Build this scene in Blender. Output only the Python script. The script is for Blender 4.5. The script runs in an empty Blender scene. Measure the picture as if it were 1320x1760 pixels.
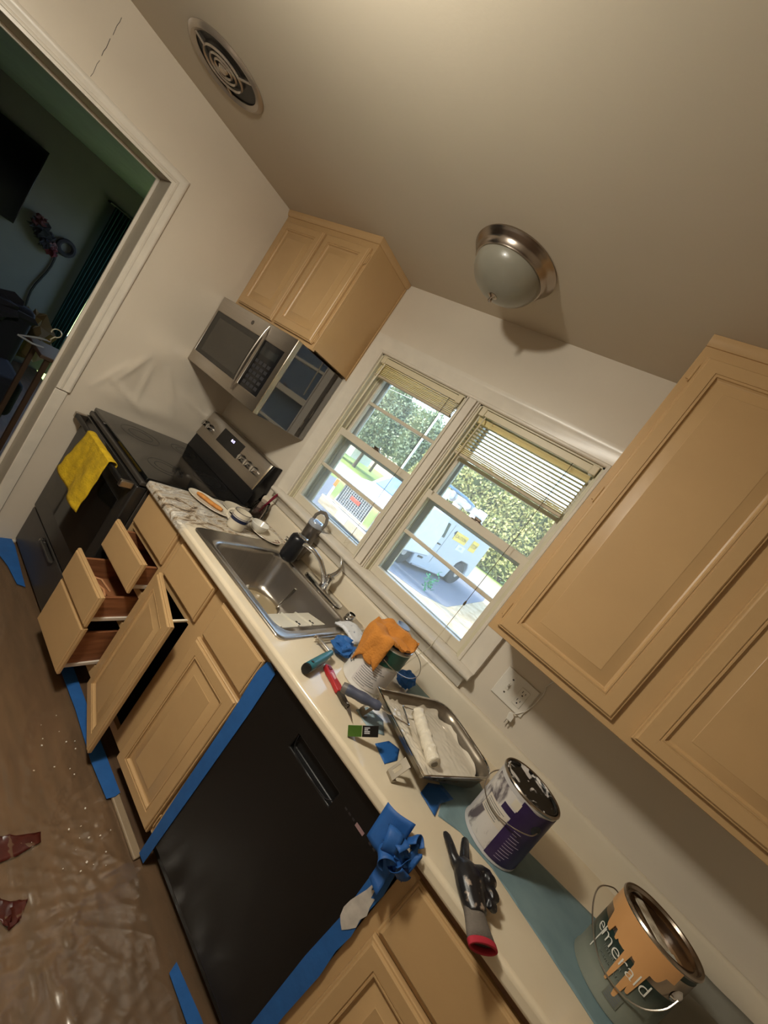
import bpy, bmesh, math, random
from mathutils import Vector, Matrix, noise
random.seed(7)
D = bpy.data
COL = bpy.context.scene.collection
SC = bpy.context.scene
R = math.radians

# ---------------------------------------------------------------- camera
cam_d = D.cameras.new('camera'); cam = D.objects.new('camera', cam_d); COL.objects.link(cam)
cam_d.sensor_fit = 'HORIZONTAL'; cam_d.sensor_width = 36.0
cam_d.lens = 661.34 / 1320 * 36.0
cam_d.clip_start = 0.02; cam_d.clip_end = 300
YAW, PITCH, ROLL = 0.51890, -0.11433, 0.61905
fw = Vector((-math.sin(YAW)*math.cos(PITCH), math.cos(YAW)*math.cos(PITCH), math.sin(PITCH)))
r0 = fw.cross(Vector((0, 0, 1))).normalized(); u0 = r0.cross(fw)
rt = math.cos(ROLL)*r0 + math.sin(ROLL)*u0
up = -math.sin(ROLL)*r0 + math.cos(ROLL)*u0
CAMLOC = Vector((2.401, -1.614, 1.594))
m = Matrix((rt, up, -fw)).transposed().to_4x4(); m.translation = CAMLOC
cam.matrix_world = m
SC.camera = cam

# ---------------------------------------------------------------- world, sun, exposure
W = D.worlds.new('world'); SC.world = W; W.use_nodes = True
nt = W.node_tree; nt.nodes.clear()
sky = nt.nodes.new('ShaderNodeTexSky'); sky.sky_type = 'NISHITA'; sky.sun_disc = False
sky.sun_elevation = R(42); sky.sun_rotation = R(248); sky.air_density = 1.0; sky.dust_density = 1.5
bg = nt.nodes.new('ShaderNodeBackground'); bg.inputs[1].default_value = 1.1
wo = nt.nodes.new('ShaderNodeOutputWorld')
nt.links.new(sky.outputs[0], bg.inputs[0]); nt.links.new(bg.outputs[0], wo.inputs[0])
sun_d = D.lights.new('sun', 'SUN'); sun_d.energy = 2.5; sun_d.angle = R(0.6); sun_d.color = (1, .95, .86)
sun = D.objects.new('sun', sun_d); COL.objects.link(sun)
sun.rotation_euler = Vector((-0.75, -0.30, 0.72)).to_track_quat('Z', 'Y').to_euler()
SC.view_settings.view_transform = 'Standard'; SC.view_settings.look = 'None'
SC.view_settings.gamma = 1; SC.view_settings.exposure = 0.55
SC.view_settings.use_curve_mapping = False

# ---------------------------------------------------------------- materials
def srgb(r, g, b):
    f = lambda c: (c/255/12.92) if c <= 10 else ((c/255+.055)/1.055)**2.4
    return (f(r), f(g), f(b), 1)
MATS = {}
def mat(name, rgb, rough=.5, metal=0, var=.06, scale=8, bump=0, bscale=60, emit=None, alpha=1, trans=0, spec=.5, coat=0, aniso=None, bdist=.002):
    if name in MATS: return MATS[name]
    m = D.materials.new(name); m.use_nodes = True; n = m.node_tree.nodes; l = m.node_tree.links
    p = n['Principled BSDF']; p.inputs['Roughness'].default_value = rough; p.inputs['Metallic'].default_value = metal
    p.inputs['Specular IOR Level'].default_value = spec
    p.inputs['Coat Weight'].default_value = coat
    tc = n.new('ShaderNodeTexCoord')
    c = srgb(*rgb)
    nz = n.new('ShaderNodeTexNoise'); nz.inputs['Scale'].default_value = scale; nz.inputs['Detail'].default_value = 5
    mp = n.new('ShaderNodeMapping'); l.new(tc.outputs['Object'], mp.inputs[0]); l.new(mp.outputs[0], nz.inputs['Vector'])
    if aniso: mp.inputs['Scale'].default_value = aniso
    rp = n.new('ShaderNodeValToRGB'); rp.color_ramp.elements[0].position = .3; rp.color_ramp.elements[1].position = .7
    rp.color_ramp.elements[0].color = tuple(x*(1-var) for x in c[:3])+(1,)
    rp.color_ramp.elements[1].color = tuple(min(1, x*(1+var)) for x in c[:3])+(1,)
    l.new(nz.outputs['Fac'], rp.inputs[0]); l.new(rp.outputs[0], p.inputs['Base Color'])
    if bump:
        b = n.new('ShaderNodeBump'); b.inputs['Strength'].default_value = bump; b.inputs['Distance'].default_value = bdist
        n2 = n.new('ShaderNodeTexNoise'); n2.inputs['Scale'].default_value = bscale; n2.inputs['Detail'].default_value = 4
        l.new(mp.outputs[0], n2.inputs['Vector']); l.new(n2.outputs['Fac'], b.inputs['Height']); l.new(b.outputs[0], p.inputs['Normal'])
    if emit:
        p.inputs['Emission Color'].default_value = srgb(*emit[0]); p.inputs['Emission Strength'].default_value = emit[1]
    if alpha < 1: p.inputs['Alpha'].default_value = alpha
    if trans: p.inputs['Transmission Weight'].default_value = trans
    MATS[name] = m; return m
def two_tone(name, a, b, scale, lo, hi, rough=.5, metal=0, aniso=None, detail=6, dist=0, bump=0, third=None, bdist=.002):
    """noise-driven two (or three) colour material in object space"""
    m = mat(name, a, rough, metal); n = m.node_tree.nodes; l = m.node_tree.links
    rp = [x for x in n if x.type == 'VALTORGB'][0]; nz = [x for x in n if x.type == 'TEX_NOISE'][0]; mp = [x for x in n if x.type == 'MAPPING'][0]
    nz.inputs['Scale'].default_value = scale; nz.inputs['Detail'].default_value = detail; nz.inputs['Distortion'].default_value = dist
    if aniso: mp.inputs['Scale'].default_value = aniso
    e = rp.color_ramp.elements; e[0].position = lo; e[1].position = hi; e[0].color = srgb(*a); e[1].color = srgb(*b)
    if third:
        x = e.new(third[0]); x.color = srgb(*third[1])
    if bump:
        bp = n.new('ShaderNodeBump'); bp.inputs['Strength'].default_value = bump; bp.inputs['Distance'].default_value = bdist
        l.new(nz.outputs['Fac'], bp.inputs['Height']); l.new(bp.outputs[0], n['Principled BSDF'].inputs['Normal'])
    return m
def glass_mat(name, tint=(1, 1, 1), gl=.06, rough=0.0, haze=0):
    if name in MATS: return MATS[name]
    m = D.materials.new(name); m.use_nodes = True; n = m.node_tree.nodes; l = m.node_tree.links; n.clear()
    t = n.new('ShaderNodeBsdfTransparent'); t.inputs[0].default_value = (*tint, 1)
    g = n.new('ShaderNodeBsdfGlossy'); g.inputs['Roughness'].default_value = rough
    fr = n.new('ShaderNodeFresnel'); fr.inputs[0].default_value = 1.45
    mx = n.new('ShaderNodeMixShader'); o = n.new('ShaderNodeOutputMaterial')
    l.new(fr.outputs[0], mx.inputs[0]); l.new(t.outputs[0], mx.inputs[1]); l.new(g.outputs[0], mx.inputs[2])
    last = mx
    if haze:
        d = n.new('ShaderNodeBsdfDiffuse'); d.inputs[0].default_value = (.8, .8, .8, 1)
        tr = n.new('ShaderNodeBsdfTranslucent'); tr.inputs[0].default_value = (.8, .8, .8, 1)
        ad = n.new('ShaderNodeMixShader'); l.new(d.outputs[0], ad.inputs[1]); l.new(tr.outputs[0], ad.inputs[2])
        m2 = n.new('ShaderNodeMixShader'); m2.inputs[0].default_value = haze
        l.new(mx.outputs[0], m2.inputs[1]); l.new(ad.outputs[0], m2.inputs[2]); last = m2
    l.new(last.outputs[0], o.inputs[0]); MATS[name] = m; return m

M_wall = mat('wall_paint', (214, 203, 186), .45, var=.03, scale=3, bump=.12, bscale=40)
M_ceil = mat('ceiling_paint', (196, 184, 164), .8, var=.025, scale=2, bump=.1, bscale=90)
M_trim = mat('trim_paint', (216, 207, 192), .3, var=.04, scale=14, bump=.1, bscale=30)
M_cab = mat('cabinet_paint', (190, 155, 109), .38, var=.04, scale=5, bump=.12, bscale=70)
M_cabin = two_tone('cabinet_oak', (120, 72, 42), (160, 104, 66), 6, .3, .7, rough=.6, aniso=(1, 1, 9))
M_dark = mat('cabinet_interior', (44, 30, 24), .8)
M_ss = mat('brushed_steel', (178, 170, 160), .30, 1, var=.05, scale=6, aniso=(1, 1, 60))
M_chrome = mat('chrome', (215, 215, 215), .08, 1, var=.01)
M_nickel = mat('brushed_nickel', (170, 158, 146), .25, 1, var=.04)
M_blk = mat('black_gloss', (14, 15, 18), .12, var=.1)
M_blkm = mat('black_matte', (16, 15, 15), .45, var=.15, bump=.05, bscale=200)
M_slate = mat('slate_enamel', (58, 54, 50), .35, var=.06, bump=.04, bscale=200)
M_tape = mat('blue_tape', (34, 92, 158), .6, var=.1, scale=20, bump=.5, bscale=60)
M_white = mat('white_plastic', (226, 220, 208), .35, var=.02)
M_glass = glass_mat('window_glass', (.97, .98, .97))

# ---------------------------------------------------------------- mesh helpers
class MB:
    def __init__(s): s.v = []; s.f = []
    def add(s, vs, fs):
        k = len(s.v); s.v += [tuple(x) for x in vs]; s.f += [tuple(i+k for i in f) for f in fs]; return s
    def box(s, x0, x1, y0, y1, z0, z1):
        return s.add([(x0,y0,z0),(x1,y0,z0),(x1,y1,z0),(x0,y1,z0),(x0,y0,z1),(x1,y0,z1),(x1,y1,z1),(x0,y1,z1)],
                     [(0,3,2,1),(4,5,6,7),(0,1,5,4),(1,2,6,5),(2,3,7,6),(3,0,4,7)])
    def cells(s, xs, ys, zs, fill):
        """solid made of the grid cells for which fill(i,j,k) is true; only outer faces"""
        idx = {}; vs = []; fs = []
        def V(i, j, k):
            if (i,j,k) not in idx: idx[(i,j,k)] = len(vs); vs.append((xs[i],ys[j],zs[k]))
            return idx[(i,j,k)]
        nx, ny, nz = len(xs)-1, len(ys)-1, len(zs)-1
        F = lambda i,j,k: 0<=i<nx and 0<=j<ny and 0<=k<nz and fill(i,j,k)
        for i in range(nx):
            for j in range(ny):
                for k in range(nz):
                    if not F(i,j,k): continue
                    if not F(i-1,j,k): fs.append((V(i,j,k),V(i,j,k+1),V(i,j+1,k+1),V(i,j+1,k)))
                    if not F(i+1,j,k): fs.append((V(i+1,j,k),V(i+1,j+1,k),V(i+1,j+1,k+1),V(i+1,j,k+1)))
                    if not F(i,j-1,k): fs.append((V(i,j,k),V(i+1,j,k),V(i+1,j,k+1),V(i,j,k+1)))
                    if not F(i,j+1,k): fs.append((V(i,j+1,k),V(i,j+1,k+1),V(i+1,j+1,k+1),V(i+1,j+1,k)))
                    if not F(i,j,k-1): fs.append((V(i,j,k),V(i,j+1,k),V(i+1,j+1,k),V(i+1,j,k)))
                    if not F(i,j,k+1): fs.append((V(i,j,k+1),V(i+1,j,k+1),V(i+1,j+1,k+1),V(i,j+1,k+1)))
        return s.add(vs, fs)
    def loft(s, loops, cap0=True, cap1=True, close=False):
        n = len(loops[0]); vs = [p for L in loops for p in L]; fs = []
        K = len(loops)
        for a in range(K if close else K-1):
            b = (a+1) % K
            for i in range(n):
                j = (i+1) % n; fs.append((a*n+i, a*n+j, b*n+j, b*n+i))
        if not close:
            if cap0: fs.append(tuple(range(n-1, -1, -1)))
            if cap1: fs.append(tuple((K-1)*n+i for i in range(n)))
        return s.add(vs, fs)
    def tube(s, pts, r, seg=8, cap=True, close=False, flat=None):
        pts = [Vector(p) for p in pts]; n = len(pts); loops = []
        rad = r if isinstance(r, (list, tuple)) else [r]*n
        ref = Vector((0, 0, 1))
        t0 = (pts[1]-pts[0]).normalized()
        if abs(t0.dot(ref)) > .9: ref = Vector((1, 0, 0))
        prev = t0.cross(ref).normalized()
        for i, p in enumerate(pts):
            if close: t = (pts[(i+1) % n]-pts[i-1]).normalized()
            else: t = (pts[min(i+1, n-1)]-pts[max(i-1, 0)]).normalized()
            a = (prev-t*prev.dot(t)).normalized(); b = t.cross(a); prev = a
            fl = flat or 1
            loops.append([p+rad[i]*(math.cos(2*math.pi*k/seg)*a+fl*math.sin(2*math.pi*k/seg)*b) for k in range(seg)])
        return s.loft(loops, cap, cap, close)
    def lathe(s, prof, c=(0,0,0), seg=32, cap0=True, cap1=True, sx=1, sy=1, a0=0, a1=None):
        c = Vector(c)
        loops = [[c+Vector((r*sx*math.cos(2*math.pi*k/seg), r*sy*math.sin(2*math.pi*k/seg), z)) for k in range(seg)] for r, z in prof]
        return s.loft(loops, cap0, cap1)
    def grid(s, fn, nu, nv):
        vs = [fn(i/nu, j/nv) for i in range(nu+1) for j in range(nv+1)]
        fs = [(i*(nv+1)+j, (i+1)*(nv+1)+j, (i+1)*(nv+1)+j+1, i*(nv+1)+j+1) for i in range(nu) for j in range(nv)]
        return s.add(vs, fs)
    def prism(s, poly, fn0, fn1):
        n = len(poly); return s.add([fn0(*p) for p in poly]+[fn1(*p) for p in poly],
            [tuple(range(n))[::-1], tuple(range(n, 2*n))]+[(i, (i+1) % n, n+(i+1) % n, n+i) for i in range(n)])
    def rings(s, w, h, R_, ox=0, oz=0, y0=0):
        """rectangular rings (inset, y) from the back edge to the middle of a door or drawer front"""
        loops = [[(ox+i, y0+y, oz+i), (ox+w-i, y0+y, oz+i), (ox+w-i, y0+y, oz+h-i), (ox+i, y0+y, oz+h-i)] for i, y in R_]
        return s.loft(loops)
    def mapped(s, fn): s.v = [tuple(fn(Vector(p))) for p in s.v]; return s
def rrect(cx, cy, w, h, r, z, n=5):
    out = []
    for (sx, sy, a0) in ((1,1,0),(-1,1,90),(-1,-1,180),(1,-1,270)):
        for k in range(n+1):
            a = R(a0+90*k/n); out.append((cx+sx*(w/2-r)+r*math.cos(a), cy+sy*(h/2-r)+r*math.sin(a), z))
    return out
def arc(cx, cy, r, a0, a1, n): return [(cx+r*math.cos(R(a0+(a1-a0)*k/n)), cy+r*math.sin(R(a0+(a1-a0)*k/n))) for k in range(n+1)]
def mkmesh(name, mb, material, smooth=40):
    me = D.meshes.new(name); me.from_pydata(mb.v, [], mb.f)
    bm = bmesh.new(); bm.from_mesh(me); bmesh.ops.recalc_face_normals(bm, faces=bm.faces)
    if smooth:
        th = R(smooth)
        for f in bm.faces: f.smooth = True
        for e in bm.edges:
            e.smooth = not (len(e.link_faces) == 2 and e.calc_face_angle(0) > th)
    bm.to_mesh(me); bm.free()
    if material: me.materials.append(material)
    return me
def thing(name, label, cat, loc=(0,0,0), rz=0, group=None, rot=None):
    o = D.objects.new(name, None); COL.objects.link(o); o.location = loc; o.rotation_euler = rot or (0,0,rz)
    o.empty_display_size = .05
    o['label'] = label; o['category'] = cat
    if group: o['group'] = group
    return o
def part(name, mb, material, parent=None, bev=0, world=False, smooth=40, label=None, kind=None, sub=0, solid=0, loc=None, rz=0, seg=2):
    if world and parent:
        b = Vector(parent.location)
        q = parent.parent
        while q: b = b+Vector(q.location); q = q.parent
        mb.v = [tuple(Vector(p)-b) for p in mb.v]
    o = D.objects.new(name, mkmesh(name, mb, material, smooth)); COL.objects.link(o)
    if parent: o.parent = parent
    if loc: o.location = loc
    if rz: o.rotation_euler = (0, 0, rz)
    if solid:
        md = o.modifiers.new('solid', 'SOLIDIFY'); md.thickness = solid; md.offset = 0
    if bev:
        md = o.modifiers.new('bevel', 'BEVEL'); md.width = bev; md.segments = seg; md.limit_method = 'ANGLE'; md.angle_limit = R(40); md.harden_normals = False
    if sub:
        md = o.modifiers.new('sub', 'SUBSURF'); md.levels = sub; md.render_levels = sub
    if label: o['label'] = label
    if kind: o['kind'] = kind
    return o
def single(name, mb, material, label, cat, group=None, base=None, **k):
    """a thing that is one mesh; its origin goes to base"""
    b = Vector(base) if base else Vector(mb.v[0])
    mb.v = [tuple(Vector(p)-b) for p in mb.v]
    o = part(name, mb, material, None, **k); o.location = b
    o['label'] = label; o['category'] = cat
    if group: o['group'] = group
    return o
def struct(name, mb, material, parent=None, **k):
    o = part(name, mb, material, parent, **k)
    if not parent: o['kind'] = 'structure'
    return o
def dup(root, loc, rz=None, label=None, name=None):
    r = root.copy(); COL.objects.link(r); r.location = loc
    if rz is not None: r.rotation_euler = (0, 0, rz)
    if label: r['label'] = label
    for ch in list(root.children):
        c = ch.copy(); COL.objects.link(c); c.parent = r
        for g in ch.children:
            d = g.copy(); COL.objects.link(d); d.parent = c
    return r
def text_mb(body, size, align='CENTER', ext=0, spacing=1, shear=0, bold=0):
    cu = D.curves.new('t', 'FONT'); cu.body = body; cu.size = size; cu.align_x = align; cu.align_y = 'CENTER'; cu.extrude = ext
    cu.space_character = spacing; cu.shear = shear; cu.offset = bold; cu.resolution_u = 3
    o = D.objects.new('t', cu); COL.objects.link(o)
    bpy.context.view_layer.update()
    me = o.to_mesh(); mb = MB(); mb.add([v.co[:] for v in me.vertices], [p.vertices[:] for p in me.polygons])
    o.to_mesh_clear(); D.objects.remove(o); D.curves.remove(cu)
    return mb
H = 2.433
# ================================================================ ROOM SHELL
M_floor = two_tone('floor_vinyl', (80, 60, 43), (108, 82, 60), 5, .3, .7, rough=.5, aniso=(1, 6, 1))
struct('floor', MB().box(-4.6, 4.3, -3.6, .14, -.06, 0), M_floor)
struct('ceiling', MB().box(-.14, 4.3, -3.6, .14, H, H+.1), M_ceil)
# back wall with the double window opening
WX0, WX1, WZ0, WZ1 = .906, 2.159, 1.085, 2.046
mb = MB().cells([-.0, WX0, WX1, 4.3], [0, .14], [0, WZ0, WZ1, H], lambda i, j, k: not (i == 1 and k == 1))
struct('wall_back', mb, M_wall)
struct('wall_right', MB().box(4.18, 4.3, -3.6, 0, 0, H), M_wall)
struct('wall_front', MB().box(0, 4.18, -3.6, -3.48, 0, H), M_wall)
# left wall: a skin with real sags and wrinkles above the range, doorway left open
DY0, DY1, DZ = -2.5, -.843, 2.06
def sag(y, z):
    d = 0
    for (cy, cz, ry, rz_, a) in ((-.50,1.36,.10,.09,.014), (-.36,1.30,.10,.10,.008), (-.60,1.18,.07,.14,.008), (-.28,1.12,.16,.10,.010), (-.42,1.02,.22,.05,.010)):
        q = ((y-cy)/ry)**2+((z-cz)/rz_)**2
        d += a*math.exp(-q)
    for (y0_, z0_, y1_, z1_, w, a) in ((-.56,1.30,-.66,1.05,.016,.007), (-.52,1.26,-.50,1.02,.014,.006), (-.44,1.28,-.26,1.04,.018,.007), (-.66,1.10,-.40,.97,.014,.006), (-.30,1.2,-.06,1.12,.02,.005), (-.62,1.22,-.72,1.0,.012,.006)):
        L = Vector((y1_-y0_, z1_-z0_)); p = Vector((y-y0_, z-z0_)); t = max(0, min(1, p.dot(L)/L.dot(L)))
        dd = (p-L*t).length; d += a*math.exp(-(dd/w)**2)*math.sin(math.pi*min(1, .15+t*.85))
    win = max(0, min(1, (1.62-z)/.2))*max(0, min(1, (z-.86)/.06))
    return d*win*1.5 + .0015*noise.noise(Vector((y*6, z*6, 0)))*win
ny, nz = 70, 60
mb = MB()
ys = [DY1+(0-DY1)*i/ny for i in range(ny+1)]; zs = [.80+(1.70-.80)*k/nz for k in range(nz+1)]
mb.add([(sag(y, z), y, z) for y in ys for z in zs], [(i*(nz+1)+k, (i+1)*(nz+1)+k, (i+1)*(nz+1)+k+1, i*(nz+1)+k+1) for i in range(ny) for k in range(nz)])
mb.box(-.12, -.0005, DY1+.010, .14, 0, H)
mb.box(-.12, 0, DY1+.010, 0, 1.70, H); mb.box(-.12, 0, DY1+.010, 0, 0, .80)
mb.box(-.12, 0, DY0-.010, DY1+.010, DZ+.010, H); mb.box(-.12, 0, -3.6, DY0-.010, 0, H)
M_wall2 = mat('wall_paint_satin', (214, 202, 184), .24, var=.03, scale=3, bump=.15, bscale=25)
struct('wall_left', mb, M_wall2)
# hairline crack above the doorway
mb = MB(); pts = [(.0006, -1.206+.0012*math.sin(k*2.1), 2.365-.238*k/14) for k in range(15)]
mb.tube(pts[:5], .0007, 4).tube(pts[5:10], .0008, 4).tube(pts[10:], .0006, 4)
cr = part('wall_crack', mb, M_blkm, None); cr['kind'] = 'structure'; cr.name = 'crack_1'
# doorway jamb and casing
mb = MB().box(-.13, .004, DY1, DY1+.012, 0, DZ+.012).box(-.13, .004, DY0-.012, DY0, 0, DZ+.012).box(-.13, .004, DY0, DY1, DZ, DZ+.012)
struct('trim_2', mb, mat('jamb_paint', (186, 176, 158), .5), bev=.002)
mb = MB().box(-.132, -.120, DY0, DY1-.012, DZ-.014, DZ).box(-.132, -.12, DY1-.014, DY1, 0, DZ)
struct('trim_3', mb, M_trim, bev=.002)
def casing(name, a, b, w, axis, inward, x=0, prof=None):
    """moulded casing: profile (offset from opening edge, proud) swept between a and b"""
    pass
prof = [(0,0),(0,.010),(.006,.012),(.012,.012),(.014,.015),(.022,.015),(.026,.012),(.040,.015),(.046,.019),(.052,.019),(.060,.014),(.062,0)]
def frame_loop(corners, place, prof, scale=1, close=False):
    """corners: list of (inner point, outward diagonal) in 2D; place(u, v, proud) -> 3D"""
    loops = []
    for (u, v), (du, dv) in corners:
        loops.append([place(u+du*o*scale, v+dv*o*scale, p) for o, p in prof])
    return MB().loft(loops, True, True, close)
c = [((DY1, .937), (1, 0)), ((DY1, DZ), (1, 1)), ((DY0, DZ), (-1, 1)), ((DY0, 0), (-1, 0))]
struct('trim_4', frame_loop(c, lambda u, v, p: (p+.001, u, v), prof), M_trim, bev=.0)
struct('trim_5', MB().box(0, .009, DY1, DY1+.055, 0, .930), M_trim, bev=.003)
struct('baseboard_left', MB().box(0, .014, DY1+.056, -.66, 0, .012), M_trim, bev=.002)

# ================================================================ WINDOWS
M_sash = mat('sash_paint', (212, 203, 184), .35, var=.04, scale=10)
M_vinyl = mat('window_vinyl', (206, 198, 172), .4, var=.05)
PLX = lambda u, v, p: (u, -p-.0005, v)
# surround: side casings, head, mullion
mb = frame_loop([((WX0, 1.11), (-1, 0)), ((WX0, WZ1), (-1, 1)), ((WX1, WZ1), (1, 1)), ((WX1, 1.11), (1, 0))], PLX, [(0,0),(0,.012),(.004,.016),(.012,.016),(.016,.011),(.05,.014),(.066,.020),(.078,.026),(.088,.026),(.092,.0)], 1)
struct('trim_6', mb, M_trim)
MX0, MX1 = 1.487, 1.568
mb = MB().box(MX0, MX1, -.006, .12, 1.10, WZ1)
mb.box(MX0+.006, MX0+.014, -.016, -.006, 1.11, WZ1); mb.box(MX0+.020, MX1-.020, -.020, -.006, 1.11, WZ1); mb.box(MX1-.014, MX1-.006, -.016, -.006, 1.11, WZ1)
struct('trim_7', mb, M_trim, bev=.002)
# stool and apron
mb = MB(); pr = [(0,1.082),(-.058,1.082),(-.066,1.088),(-.068,1.096),(-.066,1.104),(-.058,1.109),(.14,1.109),(.14,1.082)]
mb.prism(pr, lambda y, z: (.828, y, z), lambda y, z: (2.246, y, z)); struct('trim_8', mb, M_trim, bev=.001)
mb = MB(); pr = [(0,1.082),(-.040,1.082),(-.044,1.074),(-.040,1.066),(-.028,1.058),(-.022,1.045),(-.018,1.026),(-.008,1.020),(0,1.020)]
mb.prism(pr, lambda y, z: (.845, y, z), lambda y, z: (2.228, y, z)); struct('trim_9', mb, M_trim, bev=.001)
def make_window(name, x0, x1, up_top, low_haze):
    z0, z1 = 1.109, WZ1
    t = D.objects.new(name, None); COL.objects.link(t); t.location = (x0, 0, z0); t['kind'] = 'structure'
    # jamb liners (yellowish vinyl tracks)
    mb = MB()
    for xa, xb in ((x0, x0+.010), (x1-.010, x1)):
        mb.box(xa, xb, .0, .165, z0, z1)
    for s, xa in ((1, x0+.010), (-1, x1-.010)):
        for yy in (.024, .066, .072, .112, .14):
            mb.box(min(xa, xa+s*.010), max(xa, xa+s*.010), yy, yy+.004, z0, z1)
    mb.box(x0, x1, .0, .165, z1-.008, z1)
    part('window_frame', mb, M_vinyl, t, world=True, bev=.001)
    def sash(nm, ya, yb, za, zb, st, br, tr, mz):
        mb = MB(); fx0, fx1 = x0+.012, x1-.012
        gx0, gx1 = x0+st, x1-st; gz0, gz1 = za+br, zb-tr
        mb.cells([fx0, gx0, gx1, fx1], [ya, yb], [za, gz0, gz1, zb], lambda i, j, k: not (i == 1 and k == 1))
        o = part(nm, mb, M_sash, t, world=True, bev=.003)
        part('muntin', MB().box(gx0, gx1, ya+.004, yb-.004, mz-.009, mz+.009), M_sash, o, world=True, bev=.003)
        ym = (ya+yb)/2
        for a, b in ((gz0, mz-.009), (mz+.009, gz1)):
            part('pane', MB().box(gx0-.004, gx1+.004, ym-.0015, ym+.0015, a-.004, b+.004), low_haze, o, world=True)
        return o
    s1 = sash('lower_sash', .028, .062, z0, 1.600, .040, .045, .038, 1.372)
    s2 = sash('upper_sash', .074, .108, 1.560, z1-.006, .040, .042, .045, 1.797 if up_top else 1.797)
    # catch on the meeting rail
    mx = (x0+x1)/2
    part('catch', MB().box(mx-.028, mx+.028, .036, .056, 1.600, 1.606).box(mx-.012, mx+.020, .030, .050, 1.606, 1.618), M_nickel, s1, world=True, bev=.003)
    # storm frame beyond
    mb = MB().cells([x0+.01, x0+.042, x1-.042, x1-.01], [.138, .156], [z0, z0+.03, 1.545, 1.575, z1-.04, z1], lambda i, j, k: not (i == 1 and k in (1, 3)))
    part('storm_frame', mb, mat('storm_aluminium', (196, 196, 190), .4, .3), t, world=True, bev=.002)
    mb = MB().box(x0+.04, x1-.04, .146, .148, z0+.02, 1.55).box(x0+.04, x1-.04, .146, .148, 1.57, z1-.035)
    part('storm_pane', mb, low_haze, t, world=True)
    return t
M_gl2 = glass_mat('window_glass_dusty', (.95, .96, .95), haze=.05)
make_window('window_1', WX0, MX0, True, M_gl2)
make_window('window_2', MX1, WX1, False, M_gl2)
# blinds
M_slat = mat('blind_slat', (234, 220, 168), .45, var=.05); M_rail = mat('blind_rail', (212, 200, 170), .4, var=.04); M_cord = mat('blind_cord', (200, 190, 165), .8)
M_cordd = mat('cord_dark', (90, 82, 66), .8)
def blind(x0, x1, open_slats, zstack, nstack, label, wand_end, cord_x, cord_z, tassel):
    t = thing('window_blind', label, 'blind', ((x0+x1)/2, .012, 2.02))
    part('headrail', MB().box(x0+.006, x1-.006, .002, .024, 2.006, 2.036), M_rail, t, world=True, bev=.002)
    for xx in (x0+.004, x1-.032): part('bracket', MB().box(xx, xx+.028, -.004, .030, 2.000, 2.040), M_rail, t, world=True, bev=.003)
    z = 2.0
    for k in range(open_slats):
        zc = 1.985-(1.985-(zstack+nstack*.0078+.004))*(k/(open_slats-.5)); a = R(5 if k > 0 else 50)
        mb = MB(); n = 4; L = []
        for q in range(n+1):
            s = (q/n-.5)*.025; h = .0025*(1-(2*q/n-1)**2)
            L.append((s*math.cos(a), s*math.sin(a)*-1+h))
        pts = [(y+.014, zc+zz) for y, zz in L]
        mb.prism(pts+[(y, zz-.0008) for y, zz in reversed(pts)], lambda y, zz: (x0+.014, y, zz), lambda y, zz: (x1-.014, y, zz))
        part('slat', mb, M_slat, t, world=True, smooth=60)
    for k in range(nstack):
        zc = zstack+k*.0078+.003
        part('slat', MB().box(x0+.014+random.uniform(0, .004), x1-.014-random.uniform(0, .003), random.uniform(0, .007), .026, zc, zc+.0038), M_slat, t, world=True)
    part('bottom_rail', MB().box(x0+.012, x1-.012, -.001, .025, zstack-.012, zstack), mat('bottom_rail', (190, 176, 150), .5), t, world=True, bev=.002)
    for xx in (x0+.09, x1-.09):
        part('ladder_cord', MB().tube([(xx, -.001, 2.006), (xx, -.003, zstack-.01)], .0009, 5), M_cord, t, world=True)
    # tilt wand
    part('wand', MB().tube([(x0+.05, -.012, 2.0), (x0+.045, -.014, 1.9), (x0+.035, -.010, wand_end)], .0035, 6), M_rail, t, world=True)
    part('lift_cord', MB().tube([(cord_x, -.004, 2.006), (cord_x+.004, -.012, (2+cord_z)/2), (cord_x, -.010, cord_z)], .0013, 5), M_cordd, t, world=True)
    if tassel:
        part('cord_loop', MB().tube([(cord_x, -.010, cord_z), (cord_x+.006, -.05, 1.13), (cord_x+.012, -.085, 1.08), (cord_x-.012, -.10, 1.00), (cord_x-.02, -.11, .955), (cord_x-.035, -.115, .948)], .0015, 5), M_cord, t, world=True)
        part('tassel', MB().lathe([(.002,.012),(.004,.008),(.005,-.004),(.0035,-.010)], (cord_x, -.010, cord_z), 10), M_cordd, t, world=True)
    else:
        part('cord_loop', MB().tube([(cord_x, -.010, cord_z), (cord_x-.01, -.012, cord_z-.03), (cord_x-.004, -.02, cord_z-.055), (cord_x+.008, -.014, cord_z-.04)], .0015, 5), M_cord, t, world=True)
    return t
blind(WX0+.012, MX0-.012, 0, 1.940, 8, 'raised cream blind bunched at top of left window', 1.62, 1.41, 1.19, False)
blind(MX1+.012, WX1-.012, 9, 1.812, 4, 'half lowered cream slatted blind in right window', 1.60, 2.05, 1.30, True)

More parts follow.
